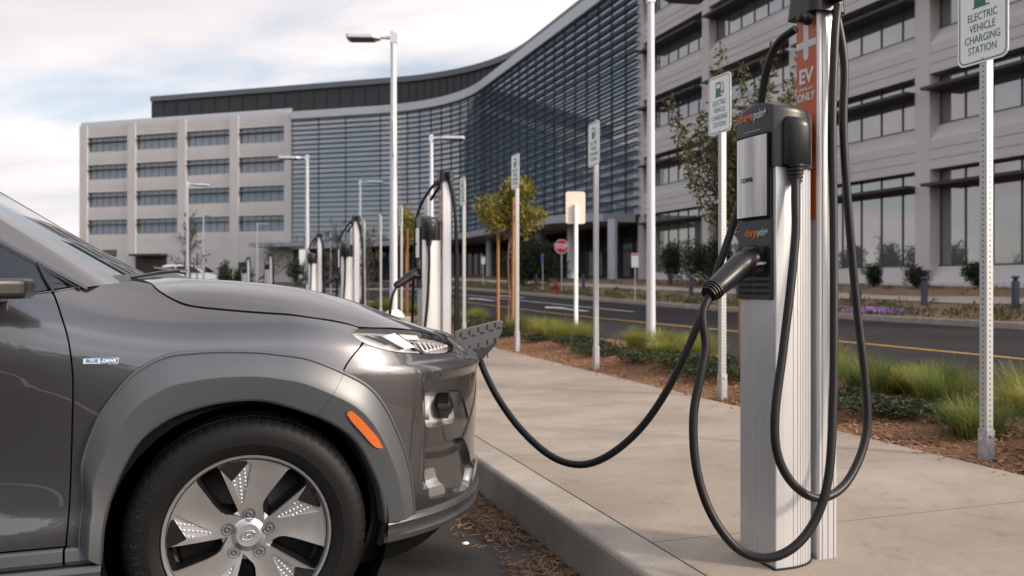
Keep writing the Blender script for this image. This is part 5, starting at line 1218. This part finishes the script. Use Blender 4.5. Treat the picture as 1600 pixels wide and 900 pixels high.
# ============================================================ VEGETATION
def leafmat(name, c, c2, vs=9.0, trans=.25):
    m, t, b = principled(name)
    tc = nn(t, 'ShaderNodeTexCoord'); n = nn(t, 'ShaderNodeTexNoise'); n.inputs['Scale'].default_value = vs; n.inputs['Detail'].default_value = 3; t.links.new(tc.outputs['Object'], n.inputs[0])
    rp = nn(t, 'ShaderNodeMapRange'); rp.inputs['From Min'].default_value = .35; rp.inputs['From Max'].default_value = .65; t.links.new(n.outputs[0], rp.inputs[0])
    mx = nn(t, 'ShaderNodeMix', data_type='RGBA'); mx.inputs[6].default_value = (*c, 1); mx.inputs[7].default_value = (*c2, 1); t.links.new(rp.outputs[0], mx.inputs[0])
    t.links.new(mx.outputs[2], b.inputs['Base Color']); b.inputs['Roughness'].default_value = .55; b.inputs['Specular IOR Level'].default_value = .3
    tr = nn(t, 'ShaderNodeBsdfTranslucent'); t.links.new(mx.outputs[2], tr.inputs[0]); ms = nn(t, 'ShaderNodeMixShader'); ms.inputs[0].default_value = trans
    o = t.nodes['Material Output']; t.links.new(b.outputs[0], ms.inputs[1]); t.links.new(tr.outputs[0], ms.inputs[2]); t.links.new(ms.outputs[0], o.inputs[0])
    return m
M['leaf_y'] = leafmat('yellow_green_leaves', (.10, .105, .012), (.27, .22, .034), 6)
M['leaf_o'] = leafmat('olive_leaves', (.045, .050, .020), (.13, .12, .05), 12)
M['leaf_d'] = leafmat('dark_green_leaves', (.012, .024, .010), (.045, .062, .022), 9)
M['leaf_m'] = leafmat('mid_green_leaves', (.025, .042, .012), (.075, .095, .025), 9)
M['grass_y'] = leafmat('fountain_grass', (.13, .155, .028), (.40, .37, .10), 4, .4)
M['grass_g'] = leafmat('green_grass_blades', (.07, .115, .024), (.24, .26, .07), 4, .4)
rnd = random.Random(11)
def leaf(b, p, size, up=.3, asp=.45):
    d = Vector((rnd.gauss(0, 1), rnd.gauss(0, 1), rnd.gauss(0, 1)+up)).normalized()
    a = d.orthogonal().normalized(); a = Matrix.Rotation(rnd.uniform(0, 6.28), 3, d) @ a
    L = size*rnd.uniform(.7, 1.3); w_ = L*asp; n = d.cross(a)
    b.add([p, p+d*L*.5+a*w_*.5+n*L*.06, p+d*L, p+d*L*.5-a*w_*.5+n*L*.06], [(0, 1, 2, 3)], False)
def blob_pts(lobes, n):
    """points spread through lumpy lobes (centre, radii, weight), denser towards the outside"""
    W_ = sum(l[2] for l in lobes); out = []
    for _ in range(n):
        x = rnd.uniform(0, W_)
        for c, r, w_ in lobes:
            x -= w_
            if x <= 0: break
        d = Vector((rnd.gauss(0, 1), rnd.gauss(0, 1), rnd.gauss(0, 1))).normalized()*(rnd.random()**.42)
        out.append(Vector((c[0]+d.x*r[0], c[1]+d.y*r[1], c[2]+d.z*r[2])))
    return out
def limb(b, p0, p1, r0, r1, wob=.05, n=5):
    p0, p1 = Vector(p0), Vector(p1); P = []
    for k in range(n+1):
        f = k/n; q = p0.lerp(p1, f)
        if 0 < k < n: q += Vector((rnd.uniform(-wob, wob), rnd.uniform(-wob, wob), 0))*(p1-p0).length*.5
        P.append(q)
    b.tube(P, [r0+(r1-r0)*k/n for k in range(n+1)], 7)
    return P
# round-crowned staked tree
def round_tree(label, loc, h, w_, leaves, leafm, bark, group=None, lsize=.055, trunk=.022, name='tree'):
    t = thing(name, label, 'tree', loc, 0, group)
    b = MB(); P = limb(b, (0, 0, -.1), (.03, .02, h*.72), trunk, trunk*.55, .02, 6)
    lobes = []
    for k in range(9):
        a = rnd.uniform(0, 6.28); r = w_*rnd.uniform(.1, .34); z = h*rnd.uniform(.66, .93); rr = w_*rnd.uniform(.16, .28)
        lobes.append(((r*math.cos(a), r*math.sin(a), z), (rr, rr, rr*.8), rr**2)); limb(b, P[-2], lobes[-1][0], trunk*.4, .004, .1, 4)
    b.build('trunk', bark, t)
    c = MB()
    for p in blob_pts(lobes, leaves): leaf(c, p, lsize)
    c.build('crown', leafm, t); return t
def stake(label, u, v, h, lean=0, group='wooden tree stakes'):
    b = MB(); b.tube([(0, 0, -.15), (lean*.5, 0, h*.5), (lean, 0, h)], .026, 10); o = b.build('tree_stake', M['wood']); o.location = W(u, v, zp(u, v)); tag(o, label, 'stake', group)
round_tree('small round-crowned yellow-green tree on a thin reddish trunk between two stakes', W(13.68, 4.6, zp(13.7, 4.6)), 2.62, 1.22, 2600, M['leaf_y'], M['bark'], lsize=.085)
stake('orange wooden stake left of the reddish trunk of the round-crowned tree', 14.2, 4.6, 1.95); stake('orange wooden stake between the reddish trunk and the perforated sign post', 13.42, 4.6, 2.25, .02)
round_tree('yellow-green tree behind the pole on the concrete footing', W(22.0, 4.6, zp(22, 4.6)), 2.9, 1.1, 1500, M['leaf_y'], M['bark'], lsize=.10)
stake('orange stake under the yellow-green tree behind the concrete footing', 21.6, 4.55, 2.2); stake('reddish stake behind the round concrete footing', 22.5, 4.7, 2.0)
# sparse upright olive-leaved tree behind the nearest station
t3 = thing('tree', 'sparse upright young tree with olive leaves behind the nearest charging station', 'tree', W(6.98, 4.75, zp(7, 4.7)))
b = MB(); c = MB()
P = limb(b, (0, 0, -.1), (0, 0, 1.5), .028, .020, .03, 6)
for k in range(30):
    a = rnd.uniform(0, 6.28); z0 = rnd.uniform(.95, 1.55); ln_ = rnd.uniform(.8, 1.75); sp_ = rnd.uniform(.12, .62)
    e = Vector((math.cos(a)*sp_*1.15, math.sin(a)*sp_, min(3.30, z0+ln_*(1.12-sp_*.7))))
    s0 = Vector((0, 0, z0)); mid = s0.lerp(e, .45)+Vector((math.cos(a), math.sin(a), 0))*sp_*.22
    pts_ = [s0*(1-f)**2+mid*2*f*(1-f)+e*f*f for f in [q/9 for q in range(10)]]
    b.tube(pts_, [.011-.0095*q/9 for q in range(10)], 5)
    for q in range(2, 10):
        for _ in range(26 if q > 3 else 12):
            p = pts_[q]+Vector((rnd.gauss(0, .033), rnd.gauss(0, .033), rnd.gauss(0, .045))); leaf(c, p, .062, .5, .42)
for k in range(3):   # one long low branch to the left
    e = Vector((-.62-.05*k, -.2+.1*k, 1.95+.28*k)); s0 = Vector((0, 0, 1.05+.1*k)); mid = Vector((-.42, -.1, 1.35+.2*k)); pts_ = [s0*(1-f)**2+mid*2*f*(1-f)+e*f*f for f in [q/11 for q in range(12)]]
    b.tube(pts_, [.010-.008*q/11 for q in range(12)], 5)
    for q in range(3, 12):
        for _ in range(24): leaf(c, pts_[q]+Vector((rnd.gauss(0, .034), rnd.gauss(0, .034), rnd.gauss(0, .04))), .062, .5, .42)
b.build('trunk', M['bark_g'], t3); c.build('crown', M['leaf_o'], t3)
stake('orange stake half hidden behind the left edge of the nearest charging station', 6.86, 4.62, 1.95)
# slender and bare young trees in the parking area
def slender(label, loc, h, w_, n, leafm, lsize):
    t = thing('tree', label, 'tree', loc, 0)
    b = MB(); c = MB(); limb(b, (0, 0, -.1), (0, 0, h*.96), .05*h/4, .008, .02, 6)
    for k in range(26):
        z0 = h*rnd.uniform(.28, .85); a = rnd.uniform(0, 6.28); r = w_*.5*rnd.uniform(.5, 1)*(1-.75*(z0/h-.28)/.7); e = Vector((r*math.cos(a), r*math.sin(a), z0+h*rnd.uniform(.10, .2)))
        b.tube([(0, 0, z0), Vector((0, 0, z0)).lerp(e, .5)+Vector((r*.2*math.cos(a), r*.2*math.sin(a), 0)), e], [.014, .008, .004], 4)
        for _ in range(n): 
            f = rnd.uniform(.3, 1.05); leaf(c, Vector((0, 0, z0)).lerp(e, f)+Vector((rnd.gauss(0, .07), rnd.gauss(0, .07), rnd.gauss(0, .08))), lsize, .4)
    b.build('trunk', M['bark_g'], t); c.build('crown', leafm, t)
def at(px, Y, dz=0):
    X = (px-800)/1330*Y; u = -.3237*X+.9462*Y; return Vector((X, Y, rise(u)+dz))
slender('slender young tree with two thin stakes beside the white car', at(297, 46), 4.4, 1.9, 30, M['leaf_o'], .13)
slender('bare young tree before the corner of the left wing', at(428, 48), 3.0, 2.0, 14, M['leaf_o'], .12)
slender('bare young tree just left of the second far charging station', at(526, 30), 3.2, 1.5, 12, M['leaf_o'], .10)
slender('sparse brown tree right of the second far charging station', at(575, 27), 2.8, 1.2, 18, M['leaf_o'], .10)
for dx in (-8, 11):
    b = MB(); b.tube([(0, 0, -.1), (0, 0, 2.3)], .035, 8); o = b.build('tree_stake', M['bark']); o.location = at(297+dx, 46); tag(o, 'thin reddish stake %s of the slender tree by the white car' % ('left' if dx < 0 else 'right'), 'stake')
def shrub(name, label, loc, w_, h, n, leafm, lsize, group=None, cat='shrub', stem=True):
    t = thing(name, label, cat, loc, 0, group); lobes = []; n = int(n*2.2); lsize *= 1.1
    for k in range(10):
        a = rnd.uniform(0, 6.28); r = w_*rnd.uniform(.05, .30); z = h*rnd.uniform(.22, .70); rr = w_*rnd.uniform(.2, .3); lobes.append(((r*math.cos(a), r*math.sin(a), z), (rr, rr, min(z, h*.32)), 1))
    b = MB()
    for l in lobes[:5]: limb(b, (0, 0, -.06), l[0], .012*h+.004, .003, .1, 3)
    b.build('stem', M['bark_g'], t)
    c = MB()
    for p in blob_pts(lobes, n): leaf(c, Vector((p.x, p.y, max(.01, p.z))), lsize, .5)
    c.build('foliage', leafm, t); return t
shrub('bush', 'rounded young green tree-shrub right of the white car', at(351, 50), 1.5, 2.1, 500, M['leaf_m'], .17)
shrub('bush', 'dark bush in front of the dark service door', at(377, 56), 1.6, 1.6, 400, M['leaf_d'], .17)
shrub('bush', 'small dark bush under the side canopy left of the curved glass', at(468, 70), 2.6, 2.6, 500, M['leaf_d'], .2)
shrub('bush', 'small yellowish bush behind the roof of the white car', at(280, 58), 1.4, 1.9, 300, M['leaf_y'], .17)
shrub('bush', 'big dark bush before the entrance columns', W(57, 21.2, zb(57, 21.2)), 4.6, 3.6, 3400, M['leaf_d'], .2)
for k, (px, lab) in enumerate(((1042, 'leftmost'), (1085, 'second from left'), (1118, 'third from left'), (1150, 'rightmost, beside the station'))):
    u = [43.0, 39.8, 37.6, 35.5][k]; shrub('hedge_bush', 'dark bush of the hedge row under the ground floor windows, '+lab, W(u, 24.2, zb(u, 24.2)), 2.3, 2.7, 1500, M['leaf_d'], .13)
for u, w_, lab in ((29.3, 1.05, 'small clipped dark shrub just right of the hanging cables'), (27.0, 1.5, 'dark shrub between the two stone piers, the widest of three'), (24.2, 1.1, 'small dark shrub left of the nearest sign post')):
    shrub('clipped_shrub', lab, W(u, 26.3, zb(u, 26.3)), w_, 1.05, 1100, M['leaf_d'], .085, 'clipped shrubs along the stone wing')
# fountain grass and low shrubs of the planting strip
def grass_mesh(n, h, spread, m):
    b = MB()
    for _ in range(n):
        a = rnd.uniform(0, 6.28); r = abs(rnd.gauss(0, .07)); L = h*rnd.uniform(.65, 1.25); out_ = spread*rnd.uniform(.15, 1.0); w_ = rnd.uniform(.0018, .0036)
        d = Vector((math.cos(a), math.sin(a), 0)); a2 = a+rnd.gauss(0, .5); d2 = Vector((math.cos(a2), math.sin(a2), 0)); s = Vector((-d2.y, d2.x, 0))
        p0 = d*r; P = []
        for k in range(5):
            f = k/4; P.append(p0+d2*out_*f**1.6+Vector((0, 0, L*(f-.38*f*f*out_/spread))))
        vs = []
        for k, p in enumerate(P): ww = w_*(1-k/4.6); vs += [p-s*ww, p+s*ww]
        b.add(vs, [(2*k, 2*k+1, 2*k+3, 2*k+2) for k in range(4)], True)
    return b
protoG = []
for k in range(5):
    b = grass_mesh(950, .34+.03*k, .26, None); o = b.build('grass_clump', M['grass_y'] if k % 2 == 0 else M['grass_g']); protoG.append(o)
protoS = []
for k in range(3):
    c = MB(); lobes = [((rnd.uniform(-.22, .22), rnd.uniform(-.22, .22), .09), (.16, .16, .08), 1) for _ in range(8)]
    for p in blob_pts(lobes, 1500): leaf(c, Vector((p.x, p.y, max(.005, p.z))), .032, .6, .5)
    protoS.append(c.build('low_shrub', M['leaf_d'] if k != 1 else M['leaf_m']))
used = set()
def put(kind, k, u, v, s, label, group):
    P_ = protoG if kind == 'g' else protoS; o = P_[k % len(P_)]
    if o.name in used: o = o.copy(); col.objects.link(o)
    used.add(o.name)
    o.location = W(u, v, zp(u, v)-.012); o.rotation_euler = (0, 0, rnd.uniform(0, 6.28)); s *= (.86 if (kind == 'g' and u < 5.6) else 1); o.scale = (s*(1.2 if u < 5.6 else 1.1), s*(1.2 if u < 5.6 else 1.1), s*rnd.uniform(.56, .76)); tag(o, label, 'grass' if kind == 'g' else 'shrub', group, 'thing')
posts = [3.33, 5.75, 8.11, 10.61, 13.2, 15.75, 18.2, 20.72, 23.2, 25.7]
ordn = ['nearest', 'second', 'third', 'fourth', 'fifth', 'sixth', 'seventh', 'eighth', 'ninth', 'tenth']
def near(u):
    i = min(range(len(posts)), key=lambda q: abs(posts[q]-u)); return ordn[i], ('beyond' if u > posts[i] else 'this side of')
plan = []
for u, v, s, k in ((2.5, 4.35, 1.25, 1), (2.75, 4.75, 1.2, 0), (3.05, 4.15, 1.15, 1), (3.35, 4.55, 1.2, 0), (3.55, 4.95, 1.2, 2), (3.95, 4.75, 1.25, 0), (3.7, 4.05, 1.05, 1), (3.0, 3.95, .9, 3), (5.15, 4.85, 1.1, 0), (4.25, 5.1, 1.2, 2), (4.45, 4.6, 1.2, 3), (4.9, 4.9, 1.2, 0), (5.15, 4.55, 1.1, 3), (5.4, 5.05, 1.2, 1), (2.9, 5.2, 1.2, 2),
                   (6.1, 5.0, 1.1, 0), (6.5, 5.25, 1.1, 2), (7.2, 5.15, 1.05, 0), (7.9, 4.8, 1.1, 2), (8.5, 4.75, 1.15, 0), (8.6, 5.2, 1.1, 2), (9.0, 5.0, 1.15, 0), (9.4, 4.85, 1.0, 2), (11.0, 4.5, 1.15, 2), (11.3, 4.9, 1.2, 0), (11.8, 4.6, 1.2, 2), (12.3, 4.8, 1.25, 0), (12.8, 4.5, 1.15, 2), (13.1, 4.95, 1.2, 0)):
    plan.append(('g', k, u, v, s))
for u, v, s, k in ((4.15, 4.22, 1.05, 0), (4.55, 4.12, 1.0, 2), (4.95, 4.12, .8, 0), (5.6, 4.2, .95, 2), (6.2, 4.3, 1.05, 0), (6.6, 4.2, 1.1, 2), (7.0, 4.35, 1.2, 0), (7.5, 4.3, 1.1, 1), (7.95, 4.25, 1.1, 0), (9.0, 4.25, 1.05, 2), (9.5, 4.3, 1.1, 0), (10.2, 4.4, 1.1, 0), (11.2, 4.2, .95, 2), (12.6, 4.15, .95, 0), (13.4, 4.25, 1.0, 0), (14.6, 4.4, 1.4, 1), (15.2, 4.8, 1.5, 0)):
    plan.append(('s', k, u, v, s))
for q in range(22):
    u = 15.6+q*.62+rnd.uniform(-.2, .2); plan.append(('g' if q % 3 else 's', q, u, rnd.uniform(4.2, 5.2), rnd.uniform(1.0, 1.4)))
lab_n = {}
for kind, k, u, v, s in plan:
    n_, side_ = near(u); rowp = 'at the mulch edge' if v < 4.3 else ('in the middle of the strip' if v < 4.85 else 'at the road side')
    base = ('yellow-green grass clump' if k % 2 == 0 else 'green grass clump') if kind == 'g' else 'low dark shrub'
    put(kind, k, u, v, s, '%s %s, %s the %s sign post' % (base, rowp, side_, n_), 'fountain grass clumps in the planting strip' if kind == 'g' else 'low shrubs in the planting strip')
# low ground cover of the bed across the road, leaf clumps too many to count
c = MB()
for _ in range(900):
    u = rnd.uniform(14, 75); v = 16.9+abs(rnd.gauss(0, 2.6)) if rnd.random() < .7 else rnd.uniform(17, 27)
    if v > 28 or 21.4 < v < 23.3: continue
    z = zb(u, v); r = rnd.uniform(.15, .38); hh = rnd.uniform(.12, .3)
    for _ in range(26):
        a = rnd.uniform(0, 6.28); q = r*rnd.random()**.5; leaf(c, W(u+q*math.cos(a), v+q*math.sin(a), z+hh*rnd.random()*(1-q/r*.7)), .10, 1.2, .35)
M['cover'] = leafmat('ground_cover_leaves', (.035, .055, .018), (.16, .15, .06), .8)
tag(c.build('ground_cover', M['cover']), kind='stuff')
M['purple'] = mat('purple_petals', (.42, .25, .50), .7, var=.2, vscale=8)
for lab, u, v, L in (('long patch of pale purple flowers behind the hanging cables', 21.0, 18.2, 1.5), ('patch of pale purple flowers right of the long patch', 19.7, 17.9, 1.0), ('narrow purple flower patch nearest the far kerb', 19.6, 17.4, .9)):
    c = MB()
    for _ in range(420): leaf(c, Vector((rnd.uniform(-L, L)*.9, rnd.gauss(0, .14), rnd.uniform(.02, .13))), .07, 1.5, .8)
    o = c.build('flower_patch', M['purple']); o.location = W(u, v, zb(u, v)); o.rotation_euler = (0, 0, PHI+R(90)); tag(o, lab, 'flowers', 'purple flower patches across the road')
# wood chips on the mulch near the sidewalk edge, dry litter at the kerb foot
M['chip'] = mat('wood_chips', (.14, .068, .036), .9, c2=(.38, .23, .13), vscale=25)
c = MB()
def chip(b, p, L, w_):
    a = rnd.uniform(0, 6.28); d = Vector((math.cos(a), math.sin(a), rnd.gauss(0, .25))).normalized(); s = Vector((-d.y, d.x, rnd.gauss(0, .3))).normalized(); n = d.cross(s)*.003
    p = Vector(p); vs = [p-d*L-s*w_, p+d*L-s*w_, p+d*L*.8+s*w_, p-d*L*.9+s*w_]; b.add(vs+[q+n for q in vs], [(3, 2, 1, 0), (4, 5, 6, 7), (0, 1, 5, 4), (1, 2, 6, 5), (2, 3, 7, 6), (3, 0, 4, 7)])
for _ in range(9000):
    u = 2.2+rnd.random()**1.6*14; v = 3.53+rnd.random()**1.3*1.0
    chip(c, W(u, v, zp(u, v)+rnd.uniform(.0, .012)), rnd.uniform(.008, .024), rnd.uniform(.003, .007))
for _ in range(160):
    u = 2.3+rnd.random()*12; v = 3.51-abs(rnd.gauss(0, .05)); chip(c, W(u, v, SW+.002), rnd.uniform(.006, .016), rnd.uniform(.002, .005))
tag(c.build('wood_chip_mulch', M['chip']), kind='stuff')
c = MB(); M['litter'] = mat('dry_needles', (.10, .055, .03), .9, c2=(.26, .16, .085), vscale=30)
for (u0, v0, su, sv, n) in ((3.55, 1.10, .16, .07, 420), (2.72, 1.08, .17, .06, 480), (4.4, 1.17, .5, .03, 200), (3.1, 1.16, .6, .03, 240)):
    for _ in range(n):
        u = rnd.gauss(u0, su); v = min(1.205, rnd.gauss(v0, sv)); chip(c, W(u, v, .004+abs(rnd.gauss(0, .007))), rnd.uniform(.008, .028), rnd.uniform(.0008, .002))
tag(c.build('dry_litter', M['litter']), kind='stuff')
b = MB()
for k in range(5): b.add([(.011*math.cos(a)*1.4, .011*math.sin(a), .004) for a in [6.28*q/8 for q in range(8)]], [tuple(range(8))]); break
b.lathe([(.016, 0), (.014, .004), (0, .005)], 9); o = b.build('white_pebble', M['white']); o.location = W(3.30, .93, .001); tag(o, 'small white pebble on the asphalt by the kerb', 'pebble')
# far wood behind the viewer, mirrored in paint and glass
c = MB()
for k in range(150):
    a = R(rnd.uniform(150, 372)); d = rnd.uniform(95, 140); x, y = d*math.cos(a), d*math.sin(a); hh = rnd.uniform(7, 14); ww = rnd.uniform(3, 7)
    for _ in range(110): 
        p = Vector((x+rnd.gauss(0, ww*.45), y+rnd.gauss(0, ww*.45), abs(rnd.gauss(hh*.4, hh*.28)))); leaf(c, p, 2.2, .3, .7)
tag(c.build('far_wood', M['leaf_d']), kind='stuff')

# ============================================================ THE WHITE CAR IN THE DISTANCE
wc_ = thing('parked_car', 'white estate car parked by the building, seen over the bonnet', 'car', at(305, 58)+Vector((0, 0, .0)), R(-4))
prof_ = [(-2.38, .35), (-2.42, .75), (-2.36, 1.02), (-2.22, 1.12), (-1.95, 1.60), (-1.75, 1.68), (-.6, 1.73), (.1, 1.68), (.45, 1.58), (1.05, 1.13), (1.4, 1.05), (2.0, .95), (2.34, .80), (2.42, .55), (2.38, .35)]
b = MB(); rows = []
for f, iy in ((0, .0), (.06, -.88), (.94, -.92)): pass
n = len(prof_)
def hw(z): return .92 if z < 1.05 else .92-.26*(z-1.05)/.68
rows = [[(x, -hw(z)*q, z) for x, z in prof_] for q in (-1, -.97, -.5, 0, .5, .97, 1)]
rows = [[(x, y, z-(.02 if abs(y) >= hw(z)*.99 and z > 1.1 else 0)) for x, y, z in r] for r in rows]
b.grid(rows, smooth=True); b.add(rows[0], [tuple(range(n))]); b.add(rows[-1], [tuple(range(n))[::-1]])
M['wcar'] = mat('white_car_paint', (.80, .80, .80), .3, coat=1)
bd_ = b.build('body', M['wcar'], wc_, recalc=True); bd_.data.set_sharp_from_angle(angle=R(40))
for sd_ in (1, -1):
    for P_ in ([(-1.98, 1.16), (-1.80, 1.52), (-1.05, 1.58), (-1.02, 1.14)], [(-.95, 1.14), (-.98, 1.58), (-.15, 1.60), (-.15, 1.13)], [(-.08, 1.13), (-.08, 1.59), (.22, 1.56), (.86, 1.12)]):
        b = MB(); b.prism(P_, 0, .008, f=lambda p, z: (p[0], sd_*(hw(p[1])+.002+z), p[1])); b.build('side_window', M['glassy'], wc_, recalc=True)
b = MB(); b.add([(.50, -.74, 1.555), (.50, .74, 1.555), (1.04, .86, 1.15), (1.04, -.86, 1.15)], [(0, 1, 2, 3)]); b.v = [(x+.012, y, z+.012) for x, y, z in b.v]; b.build('windscreen', M['glassy'], wc_)
b = MB(); b.add([(-1.98, -.72, 1.55), (-1.98, .72, 1.55), (-2.22, .84, 1.16), (-2.22, -.84, 1.16)], [(0, 1, 2, 3)]); b.v = [(x-.02, y, z+.008) for x, y, z in b.v]; b.build('rear_window', M['glassy'], wc_)
for sd_ in (1, -1):
    b = MB(); b.bbox((-2.43, sd_*.93, .86), (-2.12, sd_*.62, 1.08)); b.build('tail_light', M['red'], wc_, bevel=.03)
    for x in (-1.42, 1.42):
        b = MB(); b.lathe([(.22, .06), (.25, .12), (.32, .11), (.335, .06), (.335, -.1), (.2, -.1)], 24, axis='Y', c=(0, 0, 0)); 
        if sd_ < 0: pass
        b.v = [(p[0]+x, (p[1] if sd_ < 0 else -p[1])+sd_*.82, p[2]+.335) for p in b.v]; w_o = b.build('wheel', M['tyre'], wc_)
        b = MB(); b.lathe([(0, .10), (.10, .11), (.22, .075)], 20, axis='Y'); b.v = [(p[0]+x, (p[1] if sd_ < 0 else -p[1])+sd_*.82, p[2]+.335) for p in b.v]; b.build('rim', M['reflector'], w_o)
